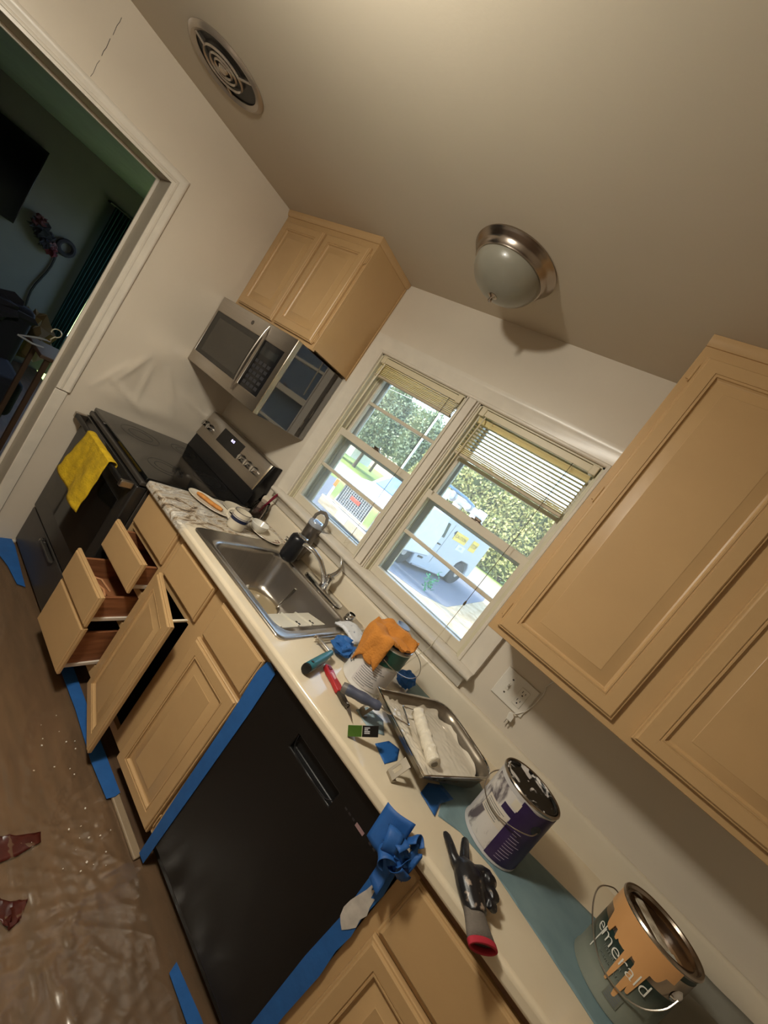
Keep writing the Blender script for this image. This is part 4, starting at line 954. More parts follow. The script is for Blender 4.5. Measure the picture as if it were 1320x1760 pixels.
# --- can A, white label and green shoulder, orange cloth on top
M_canw = two_tone('can_paper_white', (206, 202, 196), (222, 218, 212), 12, .3, .7, rough=.4)
M_green = mat('label_green', (18, 74, 60), .35); M_inkd = mat('label_ink', (104, 108, 110), .5); M_inkw = mat('label_ink_white', (206, 206, 210), .5)
ca = can('white paint can with green shoulder under an orange cloth', 2.005, -.352, M_canw, M_blkm, 0)
f = cyl_map(0, 0, CR, R(-55), 0)
gb = part('green_band', label_patch(-.035, .20, .120, .180, .0007, 20, edge=(lambda x: .018*math.exp(-((x+.035)/.03)**2)*0+.004*math.sin(x*40), None)).mapped(f), M_green, ca)
rnd = random.Random(11)
lb = part('print_panel', label_patch(-.06, .075, .018, .112, .0005, 10).mapped(f), mat('label_pale', (214, 208, 206), .45), ca)
for r_ in range(11):
    y = .104-r_*.0078
    part('print_line', label_patch(-.052+(0 if r_ % 4 else -.004), -.052+rnd.uniform(.04, .085), y, y+.0016, .0011, 5).mapped(f), M_inkd, lb)
f2 = cyl_map(0, 0, CR, R(-140), 0)
for r_ in range(8):
    y = .130-r_*.012; part('print_line', label_patch(-.03, -.03+rnd.uniform(.03, .06), y, y+.004, .0011, 5).mapped(f2), M_inkd, lb)
for w_, y_, s_ in (('PAINT', .150, .020),):
    part('print_word', text_mb(w_, s_, ext=.0003).mapped(lambda p: f2(Vector((p.x-.002, y_+p.y, p.z+.001)))), M_inkd, lb, smooth=0)
bail(ca, -62, 118, [on(-62, CR+.006, .145), on(-30, CR+.012, .132), on(0, CR+.040, .128), on(22, CR+.060, .140), on(45, CR+.060, .158), on(70, CR+.045, .165), on(95, CR+.020, .155), on(118, CR+.006, .145)], mat('ear_black', (24, 26, 30), .4))
# orange cloth draped on can A
M_orange = mat('orange_microfibre', (198, 128, 52), .95, var=.12, scale=20, bump=.9, bscale=160, bdist=.003)
def cloth(u, v):
    x = -.095+.19*u; y = -.13+.235*v
    r = math.hypot(x, y); a = math.atan2(y, x)
    lim = CR+.004
    z = CHH+.010+.012*noise.noise(Vector((x*22, y*22, 3)))+.016*abs(noise.noise(Vector((x*14+3, y*30, 1))))
    z += .018*math.exp(-((y-.02-.35*x)/.014)**2)*(1 if x > -.05 else .3)+.012*math.exp(-((y-.065)/.012)**2)
    aa = math.degrees(a)
    if -66 < aa < 100:   # right side: the cloth stops at the rim
        k = min(1, (lim-.004)/max(r, 1e-6)); x *= k; y *= k; r = math.hypot(x, y); z = max(CHH+.004, z)
    elif r > lim:
        over = r-lim; k = min(1, over/.012)
        z = z*(1-k)+k*(CHH-.004-max(0, over-.006)*1.9)
        rr = lim+min(over, .010)*.6+.004*math.sin(a*9)*k
        x, y = rr*math.cos(a), rr*math.sin(a)
    return (2.005+x, -.352+y, .9158+z)
def cloth_front(u, v):
    """the corner that hangs down the side of the can"""
    a = R(-165+93*u)
    drop = .082*max(0, min(1, (u-.10)/.22))+.010+.006*math.sin(u*9)-.030*max(0, (u-.93)/.07)
    z = CHH+.006-drop*v
    rr = CR+.004+.004*math.sin(u*11)*v+.004*v
    return (2.005+rr*math.cos(a), -.352+rr*math.sin(a), .9158+z)
mb = MB().grid(cloth, 40, 44); mb.grid(cloth_front, 26, 16)
single('orange_cloth', mb, M_orange, 'orange microfibre cloth crumpled on top of the white paint can', 'cloth', base=(2.005, -.352, 1.108), solid=.004, smooth=60)
# --- can B, purple and white
M_lidb = two_tone('lid_black_paint_flecks', (14, 14, 15), (214, 208, 202), 22, .56, .60, rough=.25, detail=5, dist=.8)
M_scuff = two_tone('label_scuffed', (196, 190, 184), (92, 84, 88), 26, .48, .62, rough=.5, detail=9, dist=1.0, aniso=(1, 1, .5))
cb = can('paint can with torn white label and dark purple side, black lid', 2.567, -.378, mat('can_white', (190, 186, 184), .35, var=.04), M_lidb, 0)
f = cyl_map(0, 0, CR, R(-100), 0)
part('scuffed_label', label_patch(-.085, .012, .012, .172, .0006, 16).mapped(f), M_scuff, cb)
pp = part('purple_panel', label_patch(.012, .16, .008, .178, .0009, 16, edge=(None, lambda x: .002*math.sin(x*90))).mapped(f), two_tone('label_purple', (38, 22, 62), (52, 34, 80), 20, .3, .7, rough=.4), cb)
wl = part('white_notice', label_patch(-.062, .010, .075, .118, .0011, 10).mapped(f), mat('notice_paper', (200, 190, 176), .5), cb)
for r_ in range(6):
    y = .110-r_*.006; part('print_line', label_patch(-.056, -.056+rnd.uniform(.045, .062), y, y+.0016, .0016, 5).mapped(f), M_inkd, wl)
part('purple_tag', label_patch(-.020, .012, .122, .140, .0012, 6).mapped(f), MATS['label_purple'], cb)
part('white_chip', label_patch(-.006, .014, .146, .168, .0018, 4).mapped(f), mat('chip_paper', (206, 196, 178), .5), cb)
for r_ in range(11):
    y = .105-r_*.0085; part('print_line', label_patch(.034, .034+rnd.uniform(.012, .042), y, y+.0012, .0015, 5).mapped(f), mat('ink_lilac', (150, 140, 164), .5), pp)
bail(cb, -48, 132, [on(-48, CR+.006, .140), on(-60, CR+.016, .132), on(-80, CR+.014, .118), on(-105, CR+.010, .104), on(-130, CR+.010, .100), on(-160, CR+.010, .106), on(170, CR+.010, .120), on(150, CR+.008, .134), on(132, CR+.006, .140)], MATS['ear_black'], zear=.140)
# --- can C, green with tan paint run, lettered
M_tan = mat('paint_run_tan', (204, 152, 98), .3, var=.03)
def canC_mat():
    m = two_tone('label_dark_green', (24, 42, 38), (34, 54, 48), 8, .3, .7, rough=.35)
    n = m.node_tree.nodes; l = m.node_tree.links; tc = [x for x in n if x.type == 'TEX_COORD'][0]; base = [x for x in n if x.type == 'VALTORGB'][0]
    sx = n.new('ShaderNodeSeparateXYZ'); l.new(tc.outputs['Object'], sx.inputs[0])
    mr = n.new('ShaderNodeMapRange'); mr.inputs[1].default_value = .035; mr.inputs[2].default_value = .110
    l.new(sx.outputs[2], mr.inputs[0]); mx = n.new('ShaderNodeMix'); mx.data_type = 'RGBA'; mx.inputs['A'].default_value = srgb(126, 130, 118)
    l.new(mr.outputs[0], mx.inputs['Factor']); l.new(base.outputs[0], mx.inputs['B']); l.new(mx.outputs['Result'], n['Principled BSDF'].inputs['Base Color'])
    return m
M_cc = canC_mat()
CX, CY = 2.905, -.400
cc = can('open green paint can with tan paint run down its lettered front', CX, CY, M_cc, mat('paint_tan_pool', (150, 118, 82), .2), 0, open_=True)
A0 = -115
f = cyl_map(0, 0, CR, R(A0), 0)
def drip(x):
    d = 0
    for c, w, L in ((-.050, .018, .034), (-.034, .0055, .050), (-.020, .014, .046), (-.006, .005, .120), (.010, .016, .040), (.0165, .0065, .128), (.027, .006, .100), (.036, .018, .034), (.058, .02, .012)):
        d = max(d, L*math.exp(-((x-c)/w)**6))
    return -d-.004*math.sin(x*300)*0
part('paint_run', label_patch(-.110, .070, .166, .186, .0016, 90, edge=(lambda x: drip(x)-(.02 if x < -.05 else 0), None)).mapped(f), M_tan, cc)
TX = text_mb('emerald', .040, ext=.0004, spacing=.98, bold=-.0006)
part('lettering', TX.mapped(lambda p: f(Vector((p.x-.013, .103+p.y, p.z+.0024)))), mat('letter_silver', (226, 224, 214), .4), cc, smooth=0, label='silver lowercase lettering')
for i, (w_, y_, s_, x_) in enumerate((('INTERIOR', .086, .010, -.018), ('ACRYLIC LATEX', .070, .008, -.014))):
    part('small_lettering', text_mb(w_, s_, ext=.0003).mapped(lambda p: f(Vector((p.x+x_, y_+p.y, p.z+.0010)))), mat('letter_grey', (120, 128, 120), .5), cc, smooth=0)
part('side_stripe', label_patch(-.060, -.058, .05, .165, .0012, 2).mapped(f), MATS['letter_silver'], cc)
for r_ in range(7):
    for c_ in range(3):
        pass
bb = part('label_block', label_patch(.004, .034, .022, .052, .0008, 6).mapped(f), mat('block_grey', (110, 112, 100), .5), cc)
for r_ in range(5):
    part('print_line', label_patch(.006, .030, .025+r_*.0055, .0275+r_*.0055, .0013, 4).mapped(f), M_inkd, bb)
bail(cc, -50, 130, [on(-52, CR+.006, .135), on(-62, CR+.010, .105), on(-80, CR+.010, .075), on(-105, CR+.010, .060), on(-130, CR+.012, .062), on(-155, CR+.016, .080), on(-180, CR+.026, .110), on(165, CR+.030, .135), on(150, CR+.014, .150), on(132, CR+.004, .142)], M_chrome, zear=.135)
# stirrer and folded scrap lying inside the open can
t = thing('paint_stirrer', 'pale paint-smeared stick lying across the open can', 'stirrer', (CX, CY, 1.06))
mb = MB().box(-.013, .015, -.070, .070, 0, .003).mapped(lambda p: Vector((CX+.002+p.x*math.cos(R(35))-p.y*math.sin(R(35)), CY+p.x*math.sin(R(35))+p.y*math.cos(R(35)), 1.084+p.z+p.y*.05)))
part('stick', mb, two_tone('stick_smeared', (206, 196, 176), (150, 132, 108), 40, .4, .6), t, world=True, bev=.001)
mb = MB().box(-.014, .016, -.070, -.030, .003, .0045).mapped(lambda p: Vector((CX+.002+p.x*math.cos(R(35))-p.y*math.sin(R(35)), CY+p.x*math.sin(R(35))+p.y*math.cos(R(35)), 1.0845+p.z+p.y*.05)))
part('paper_tag', mb, mat('tag_paper', (190, 190, 176), .6), t, world=True)
# ================================================================ PAINTING CLUTTER ON THE COUNTER
CT = .9142
M_paper = two_tone('masking_paper_blue', (104, 128, 134), (124, 148, 152), 9, .3, .7, rough=.7)
def poly_sheet(name, pts, label, cat, m, z=CT, n=16, amp=.003, th=.0006, seed=0, fold=None):
    """flat polygon filled with a fine triangulated grid and gently rumpled"""
    bm = bmesh.new(); vs = [bm.verts.new((x, y, 0)) for x, y in pts]; bm.faces.new(vs)
    x0 = min(p[0] for p in pts); x1 = max(p[0] for p in pts); y0 = min(p[1] for p in pts); y1 = max(p[1] for p in pts)
    for i in range(1, n):
        for (co, no) in (((x0+(x1-x0)*i/n, 0, 0), (1, 0, 0)), ((0, y0+(y1-y0)*i/n, 0), (0, 1, 0))):
            bmesh.ops.bisect_plane(bm, geom=bm.verts[:]+bm.edges[:]+bm.faces[:], plane_co=co, plane_no=no)
    for v in bm.verts:
        h = amp*(.5+.5*noise.noise(Vector((v.co.x*9, v.co.y*9, seed))))+amp*.6*abs(noise.noise(Vector((v.co.x*25, v.co.y*25, seed+4))))
        if fold: h += fold(v.co.x, v.co.y)
        v.co.z = z+.0004+h
    mb = MB(); bm.verts.index_update(); mb.add([v.co[:] for v in bm.verts], [[v.index for v in f_.verts] for f_ in bm.faces]); bm.free()
    return single(name, mb, m, label, cat, base=(pts[0][0], pts[0][1], z), solid=th, smooth=30)
def fold(x, y):
    return .012*math.exp(-((y+.40-.35*(x-2.45))/.03)**2)*max(0, min(1, (2.56-x)/.08))*max(0, min(1, (x-2.42)/.02))
poly_sheet('masking_paper', [(2.085,-.030),(2.112,-.165),(2.28,-.23),(2.42,-.44),(2.438,-.512),(2.50,-.478),(2.60,-.468),(2.74,-.500),(2.88,-.538),(3.10,-.56),(3.10,-.24),(2.88,-.222),(2.68,-.262),(2.50,-.22),(2.36,-.10),(2.24,-.030)], 'long blue-grey masking paper lying under the paint cans', 'paper', M_paper, n=30, amp=.0006, fold=None)
poly_sheet('masking_paper', [(2.093,-.504),(2.100,-.440),(2.16,-.42),(2.20,-.47),(2.170,-.515)], 'small pale blue paper scrap under the roller handle', 'paper', mat('paper_pale_blue', (150, 170, 176), .7), n=6, amp=.001)
poly_sheet('blue_tape_sheet', [(2.205,-.535),(2.262,-.560),(2.275,-.50),(2.255,-.452),(2.22,-.47)], 'blue tape piece under the front leg of the tray', 'tape', M_tape, n=6, amp=.001)
poly_sheet('blue_tape_sheet', [(2.372,-.512),(2.432,-.528),(2.425,-.470),(2.445,-.40),(2.40,-.40),(2.37,-.45)], 'blue tape piece sticking out under the tray corner near the purple can', 'tape', M_tape, n=6, amp=.001, z=.9160)
# folded masking sheet standing behind the open can
def drape(u, v):
    x = 3.000+.34*u; y = -.50+.46*v+.02*math.sin(u*7)*v; z = CT+.004+.050*math.exp(-((v-.42-.35*u)/.16)**2)+.045*max(0, v-.75)/.25+.004*math.sin(u*13+v*5)
    return (x, min(y, -.032), z)
single('masking_sheet', MB().grid(drape, 20, 22), mat('masking_sheet_grey', (128, 126, 116), .7), 'grey folded masking sheet right of the open paint can', 'paper', base=(3.0, -.36, CT), solid=.001)

def crumple(c, r, seed, n=8, amp=.30, flat=1.0, freq=2.2):
    """loosely balled sheet: coarse random facets"""
    n = min(n, 9); rq = random.Random(seed*7+1); mb = MB(); vs = []; fs = []; m_ = 2*n-2
    for i in range(n+1):
        for j in range(m_):
            th = math.pi*(i+(rq.uniform(-.3, .3) if 0 < i < n else 0))/n; ph = 2*math.pi*(j+rq.uniform(-.35, .35))/m_
            k = rq.uniform(1-amp*1.3, 1+amp*.35) if 0 < i < n else .8
            vs.append((c[0]+r[0]*math.sin(th)*math.cos(ph)*k, c[1]+r[1]*math.sin(th)*math.sin(ph)*k, c[2]+r[2]*math.cos(th)*k))
    for i in range(n):
        for j in range(m_):
            q = (i*m_+j, i*m_+(j+1) % m_, (i+1)*m_+(j+1) % m_, (i+1)*m_+j)
            fs += [(q[0], q[1], q[2]), (q[0], q[2], q[3])] if rq.random() < .5 else [(q[0], q[1], q[3]), (q[1], q[2], q[3])]
    return mb.add(vs, fs)
def curl(c, ang, tilt, r0, r1, w, a0, a1, seed=0):
    """a strip of tape curled about a tilted axis"""
    ax = Vector((math.cos(ang)*math.cos(tilt), math.sin(ang)*math.cos(tilt), math.sin(tilt))); e1 = ax.orthogonal().normalized(); e2 = ax.cross(e1)
    def f(u, v):
        a = R(a0+(a1-a0)*u); rr = r0+(r1-r0)*u+.002*math.sin(u*9+seed)+.0015*math.sin(v*5+seed)
        p = Vector(c)+e1*math.cos(a)*rr+e2*math.sin(a)*rr+ax*(v-.5)*w*(1-.2*u); return tuple(p)
    return MB().grid(f, 14, 4)
single('tape_wad', crumple((2.085, -.155, .950), (.046, .036, .034), 3), mat('blue_tape_bright', (44, 116, 206), .55, var=.12, scale=30), 'bright blue crumpled tape wad behind the white paint can', 'tape', base=(2.09, -.165, CT), smooth=0)
single('drinking_cup', MB().lathe([(.001,0),(.022,0),(.024,.004),(.030,.158),(.032,.162),(.029,.162),(.023,.008),(.001,.006)], (1.928, -.095, CT+.0005), 28), mat('cup_pale_blue', (176, 196, 226), .3), 'pale blue plastic cup behind the orange cloth, only its rim showing', 'cup', base=(1.928, -.095, CT))
# --- teal handled pad painter with blue tape
t = thing('pad_painter', 'teal handled paint pad wrapped with blue tape beside the sink', 'paint pad', (1.87, -.44, CT))
part('handle', MB().tube([(1.923, -.607, .934), (1.921, -.597, .935), (1.915, -.565, .937), (1.909, -.535, .938), (1.902, -.500, .942), (1.896, -.470, .946), (1.892, -.455, .947)], [.012, .0165, .0165, .016, .0145, .011, .009], 16), mat('teal_handle', (46, 106, 118), .25, var=.1), t, world=True)
part('end_cap', MB().tube([(1.9245, -.612, .934), (1.9225, -.604, .934)], [.0155, .0172], 16), M_blkm, t, world=True)
part('hang_hole', MB().lathe([(.001,.0),(.005,.0),(.005,.002),(.001,.002)], (1.917, -.585, .9515), 12), M_blkm, t, world=True)
part('blade_frame', MB().box(1.800, 1.900, -.452, -.442, .938, .944).box(1.800, 1.806, -.455, -.30, .930, .944).box(1.812, 1.818, -.455, -.30, .930, .944), M_ss, t, world=True, bev=.002)
part('tape_wrap', crumple((1.874, -.352, .945), (.050, .064, .026), 6), M_tape, t, world=True, smooth=0)
for i, (c_, an, ti) in enumerate((((1.866, -.340, .962), .4, .2), ((1.890, -.380, .955), 1.4, .3), ((1.905, -.330, .945), 2.3, .1))):
    part('curled_strip', curl(c_, an, ti, .010, .022, .040, 0, 230, i), M_tape, t, world=True, solid=.0012, smooth=40)
def pad(u, v): return (1.735+.125*u, -.245+.11*v-.02*u, .928+.016*math.sin(u*3)+.006*noise.noise(Vector((u*5, v*5, 2))))
part('white_pad', MB().grid(pad, 12, 10), two_tone('pad_speckled', (222, 224, 228), (120, 130, 150), 60, .62, .70, rough=.8), t, world=True, solid=.010)
# --- red folding utility knife
t = thing('utility_knife', 'red utility knife lying beside the white paint can', 'knife', (1.985, -.51, CT))
def KN(u, v, w): # along the knife, across, up
    o = Vector((1.922, -.492, CT+.002)); a = Vector((.105, -.034, 0)); n_ = Vector((.034, .105, 0)).normalized()
    return o+a*u+n_*v+Vector((0, 0, w))
hp = [(0,-.006),(.03,-.013),(.30,-.017),(.60,-.014),(1.0,-.016),(1.02,.008),(.80,.013),(.50,.010),(.25,.014),(.05,.011)]
k_ = part('knife_handle', MB().prism(hp, lambda u, v: KN(u, v, 0), lambda u, v: KN(u, v, .016)), mat('knife_red', (166, 34, 40), .35), t, world=True, bev=.003)
part('logo_mark', MB().prism([(.34,-.006),(.62,-.006),(.56,.004),(.36,.004)], lambda u, v: KN(u, v, .0161), lambda u, v: KN(u, v, .0166)), mat('knife_mark', (214, 160, 160), .4), k_, world=True)
part('release_lever', MB().prism([(.10,-.006),(.24,-.006),(.24,.006),(.10,.006)], lambda u, v: KN(u, v, .0161), lambda u, v: KN(u, v, .019)), mat('knife_maroon', (108, 24, 30), .4), k_, world=True, bev=.001)
part('knife_jaw', MB().prism([(1.0,-.013),(1.35,-.012),(1.52,-.004),(1.50,.006),(1.0,.010)], lambda u, v: KN(u, v, .002), lambda u, v: KN(u, v, .013)), mat('jaw_grey', (84, 78, 70), .35, .7), t, world=True, bev=.001)
part('knife_blade', MB().prism([(1.45,-.006),(1.95,-.010),(1.58,.008),(1.46,.007)], lambda u, v: KN(u, v, .006), lambda u, v: KN(u, v, .0068)), M_ss, t, world=True)
part('jaw_screw', MB().lathe([(.001,.014),(.004,.014),(.0045,.0125),(.001,.0125)], (0,0,0), 12).mapped(lambda p: KN(1.42, 0, 0)+p), M_chrome, t, world=True)
# --- small green and black packet
t = thing('tape_packet', 'small green and black packet beside the tray leg', 'packet', (2.165, -.57, CT))
def PK(u, v, w):
    o = Vector((2.152, -.622, CT+.003)); a = Vector((.058, .040, .046)); b = Vector((-.0165, -.004, .026)); n_ = Vector((.19, -.83, .53)).normalized()
    return o+a*u+b*v+n_*w
mb = MB().cells([0, .46], [0, 1], [-.012, 0], lambda i, j, k: True).mapped(lambda p: PK(p.x, p.y, p.z)); part('green_half', mb, mat('packet_green', (74, 110, 38), .4, var=.1), t, world=True, bev=.001)
mb = MB().cells([.47, 1], [0, 1], [-.012, 0], lambda i, j, k: True).mapped(lambda p: PK(p.x, p.y, p.z)); bk = part('black_half', mb, M_blkm, t, world=True, bev=.001)
for r_ in range(4): part('print_line', MB().cells([.54, .72 if r_ != 2 else .66], [.28+r_*.15, .38+r_*.15], [0, .0006], lambda i, j, k: True).mapped(lambda p: PK(p.x, p.y, p.z)), M_inkw, bk, world=True)
part('pale_stripe', MB().cells([.455, .475], [0, 1], [-.012, .0006], lambda i, j, k: True).mapped(lambda p: PK(p.x, p.y, p.z)), mat('packet_pale', (190, 194, 160), .5), t, world=True)
# --- paint tray
TO = Vector((2.093, -.452, 0)); E1 = Vector((.906, -.423, 0)); E2 = Vector((.423, .906, 0)); TW, TL = .29, .355
def TR(u, v, z): return TO+E1*u+E2*v+Vector((0, 0, z))
t = thing('paint_tray', 'metal roller tray with wet white paint on the counter', 'paint tray', (2.30, -.35, CT))
def floor_z(v):
    s = v/TL
    return .968-.036*min(1, max(0, s-.02)/.68)
def tray(u, v, off=0):
    U = u*TW; V = v*TL; e = min(U, TW-U, V, TL-V); w = .016
    k = max(0, 1-e/w); k = k*k*(3-2*k)
    fz = floor_z(V)
    return (U, V, fz+(.992-fz)*k+off)
def outline(u, v):  # round the deep-end corners
    r = .075; U = u*TW; V = v*TL
    for cu, su in ((r, -1), (TW-r, 1)):
        if (U-cu)*su > 0 and V > TL-r:
            a = (U-cu)*su/r; b = (V-(TL-r))/r; m_ = max(a, b)
            if m_ > 0:
                q = math.hypot(a, b); k = m_/q; U = cu+su*a*r*k; V = TL-r+b*r*k
    return U, V
def trayp(u, v):
    _, _, z = tray(u, v); U, V = outline(u, v)
    return TR(U, V, z)
part('tray_shell', MB().grid(trayp, 44, 50), mat('tray_steel', (150, 140, 126), .32, .9, var=.12, scale=20), t, world=True, solid=.0012, smooth=60)
rim = []
for k in range(20): rim.append((k/20, 0))
for k in range(20): rim.append((1, k/20))
for k in range(20): rim.append((1-k/20, 1))
for k in range(20): rim.append((0, 1-k/20))
rp_ = []
for u, v in rim:
    U, V = outline(u, v); rp_.append(TR(U, V, .9925))
part('rolled_rim', MB().tube(rp_, .0032, 8, close=True), M_chrome, t, world=True)
def paintf(u, v):
    uu = .022+.956*u; vv = .03+.935*v+.03*noise.noise(Vector((u*5, 0, 9)))*v-.05*v*(2*u-1)**4
    vv = min(vv, .972)
    _, _, z = tray(uu, vv); U, V = outline(uu, vv)
    rip = .0035 if v < .28 else .0012
    z = max(floor_z(V)+.0035, .953)+rip*noise.noise(Vector((u*16, v*26, 5)))+.002*noise.noise(Vector((u*40, v*50, 2)))*(1 if v < .35 else .25)
    e = min(uu*TW, TW-uu*TW, vv*TL, TL-vv*TL); z += max(0, (.018-e))*(1.1+.9*noise.noise(Vector((u*9, v*9, 1))))
    return TR(U, V, z)
part('wet_paint', MB().grid(paintf, 60, 70), mat('wet_paint_white', (222, 212, 194), .16, var=.02, coat=.6), t, world=True, smooth=70)
for u0_ in (.020, .222):
    w_ = .030
    def LG(a_, s_, o_): # across, down along the leg, outward normal
        return TR(u0_+a_*w_, -.004-s_*.030, .972-s_*.050)+Vector((0, 0, 0))+(-E2*.050+Vector((0, 0, .030))).normalized()*o_
    mb = MB().cells([0, .24, .62, 1], [0, .35, .78, 1], [0, .002], lambda i, j, k: not (i == 1 and j == 1)).mapped(lambda p: LG(p.x, p.y, p.z))
    l_g = part('leg', mb, mat('leg_metal', (160, 150, 134), .35, .7), t, world=True, bev=.0006)
    b_ = TR(u0_, -.034, .9155); n2_ = E1*w_; d_ = E2*.016
    part('foot', MB().add([b_, b_+n2_, b_+n2_+d_, b_+d_]+[p+Vector((0,0,.007)) for p in (b_, b_+n2_, b_+n2_+d_, b_+d_)], [(0,3,2,1),(4,5,6,7),(0,1,5,4),(1,2,6,5),(2,3,7,6),(3,0,4,7)]), MATS['leg_metal'], l_g, world=True, bev=.0006)
# --- mini roller lying in the tray
t = thing('paint_roller', 'mini roller loaded with white paint, its grey handle over the tray edge', 'paint roller', (2.29, -.40, .97))
a0 = Vector((2.213, -.338, .985)); a1 = Vector((2.352, -.456, .972))
n = 60; L = [a0.lerp(a1, i/n) for i in range(n+1)]
mb = MB().tube(L, [.014]+[.0205+.002*noise.noise(Vector((i*.35, 0, 0))) for i in range(1, n)]+[.015], 22)
mb.mapped(lambda p: p+Vector((noise.noise(p*120), noise.noise(p*120+Vector((5,5,5))), noise.noise(p*60)*1.6))*.0022)
part('roller_sleeve', mb, mat('roller_nap_wet', (224, 214, 194), .25, var=.05, scale=60, bump=.8, bscale=200), t, world=True, smooth=60)
part('sleeve_core', MB().tube([a1-(a1-a0).normalized()*.002, a1+(a1-a0).normalized()*.003], .010, 14), mat('core_grey', (120, 110, 96), .6), t, world=True)
wire = [(2.145, -.513, .988), (2.175, -.502, .990), (2.205, -.482, .990), (2.232, -.462, .990), (2.236, -.458, .990), (2.232, -.452, .990), (2.205, -.425, .989), (2.180, -.402, .988), (2.178, -.398, .988), (2.184, -.394, .988), (2.200, -.370, .987), (2.213, -.338, .985)]
part('wire_frame', MB().tube(wire, .0030, 8), M_chrome, t, world=True)
hA = Vector((2.040, -.567, .968)); hB = Vector((2.150, -.512, .988))
prof2 = [.012, .0155, .0165, .0150, .0150, .0160, .0165, .0150, .013, .0135, .0150, .010]
part('grip', MB().tube([hA.lerp(hB, i/11) for i in range(12)], prof2, 18), two_tone('grip_blue_grey', (66, 70, 86), (84, 88, 108), 20, .3, .7, rough=.45), t, world=True)
dv = (hB-hA).normalized()
part('grip_end', MB().tube([hA-dv*.004, hA+dv*.010], [.014, .0168], 18), mat('grip_end_grey', (104, 98, 92), .5), t, world=True)
part('grip_hole', MB().tube([hA-dv*.005, hA-dv*.003], [.006, .006], 12), M_blkm, t, world=True)

# --- black coated glove with red cuff: one continuous hand
t = thing('work_glove', 'black paint-flecked work glove with red cuff lying on the counter', 'glove', (2.56, -.62, CT))
mb = MB(); Z = CT+.018
def G(pts, rad, seg=14): mb.tube([(x, y, Z+z) for x, y, z in pts], rad, seg)
# palm and wrist
G([(2.523, -.600, .002), (2.540, -.606, .004), (2.560, -.622, .004), (2.580, -.645, 0), (2.598, -.662, -.001)], [.018, .030, .034, .029, .024])
G([(2.545, -.585, .003), (2.562, -.600, .005), (2.580, -.625, .002)], [.018, .026, .026])
# index and middle, straight
G([(2.532, -.612, .000), (2.508, -.602, .001), (2.492, -.586, .001), (2.478, -.571, -.003), (2.470, -.563, -.007)], [.015, .0125, .0115, .0105, .007])
G([(2.538, -.594, .002), (2.527, -.566, .003), (2.520, -.540, .001), (2.517, -.520, -.004), (2.516, -.511, -.007)], [.015, .0125, .0115, .0105, .007])
# ring and little finger curled over the palm, thumb across
G([(2.556, -.590, .004), (2.576, -.566, .010), (2.590, -.556, .010), (2.597, -.566, .016), (2.586, -.582, .020)], [.016, .0165, .016, .0155, .012])
G([(2.572, -.606, .004), (2.592, -.588, .010), (2.606, -.580, .009), (2.612, -.592, .014), (2.602, -.606, .018)], [.015, .0155, .0155, .015, .012])
G([(2.578, -.628, .004), (2.600, -.612, .008), (2.614, -.606, .004), (2.618, -.615, .010), (2.606, -.626, .016)], [.016, .0145, .0135, .0125, .010])
zmin = min(v[2] for v in mb.v); mb.mapped(lambda p: Vector((p.x, p.y, CT+.0015+(p.z-zmin)*.78)))
gl = part('coated_hand', mb, two_tone('glove_black_flecked', (24, 24, 28), (150, 132, 116), 46, .60, .67, rough=.36, detail=5, bump=.5), t, world=True, smooth=180)
md = gl.modifiers.new('remesh', 'REMESH'); md.mode = 'VOXEL'; md.voxel_size = .0022; md.use_smooth_shade = True
md = gl.modifiers.new('smooth', 'SMOOTH'); md.iterations = 5; md.factor = .5
# knitted cuff: hollow flattened sleeve
cl = []
for (x, y, w, h) in ((2.588, -.655, .022, .018), (2.600, -.668, .025, .017), (2.615, -.683, .031, .015), (2.624, -.692, .034, .014)):
    dx, dy = .68, -.73; px, py = .73, .68
    cl.append([(x+px*w*math.cos(2*math.pi*k/28), y+py*w*math.cos(2*math.pi*k/28), CT+.003+h*(1+math.sin(2*math.pi*k/28))*.9) for k in range(28)])
part('knit_cuff', MB().loft(cl, False, False), mat('knit_grey', (104, 96, 88), .95, var=.1, bump=.6, bscale=300), t, world=True, solid=.003, smooth=70)
part('red_hem', MB().loft([cl[-1], [(x+.68*.011, y-.73*.011, z) for x, y, z in cl[-1]]], False, False), mat('hem_red', (168, 34, 52), .8), t, world=True, solid=.005, smooth=70, bev=.001)

# --- tape wad and torn scraps at the dishwasher corner
t = thing('tape_wad', 'dark blue crumpled tape hanging off the counter edge above the dishwasher corner', 'tape', (2.41, -.68, .88))
part('wad', crumple((2.412, -.682, .878), (.036, .026, .032), 12), mat('blue_tape_dark', (30, 84, 150), .6, var=.12, scale=30), t, world=True, smooth=0)
for i, (c_, an, ti, ra, rb, w_, aa, ab) in enumerate((((2.392, -.690, .900), .3, .2, .018, .030, .040, 0, 250), ((2.425, -.690, .895), 1.2, .5, .014, .026, .036, 60, 320), ((2.440, -.680, .870), .8, -.4, .016, .030, .040, 20, 240), ((2.405, -.700, .862), 2.2, .1, .012, .028, .036, 120, 360), ((2.436, -.668, .920), .1, 1.0, .012, .022, .034, 0, 200))):
    part('curled_strip', curl(c_, an, ti, ra, rb, w_, aa, ab, i), MATS['blue_tape_dark'], t, world=True, solid=.0012, smooth=40)
def flap(u, v): return (2.335+.075*u+.01*v, -.660-.006*math.sin(u*4)-.02*v, .925-.085*v+.02*u-.015*u*v)
part('flat_flap', MB().grid(flap, 8, 8), MATS['blue_tape_dark'], t, world=True, solid=.0014, smooth=40)
def flap2(u, v): return (2.435+.025*u, -.668-.01*math.sin(v*5), .925-.09*v-.01*u+.006*math.sin(u*9))
part('torn_flap', MB().grid(flap2, 6, 8), MATS['blue_tape_dark'], t, world=True, solid=.0014, smooth=25)
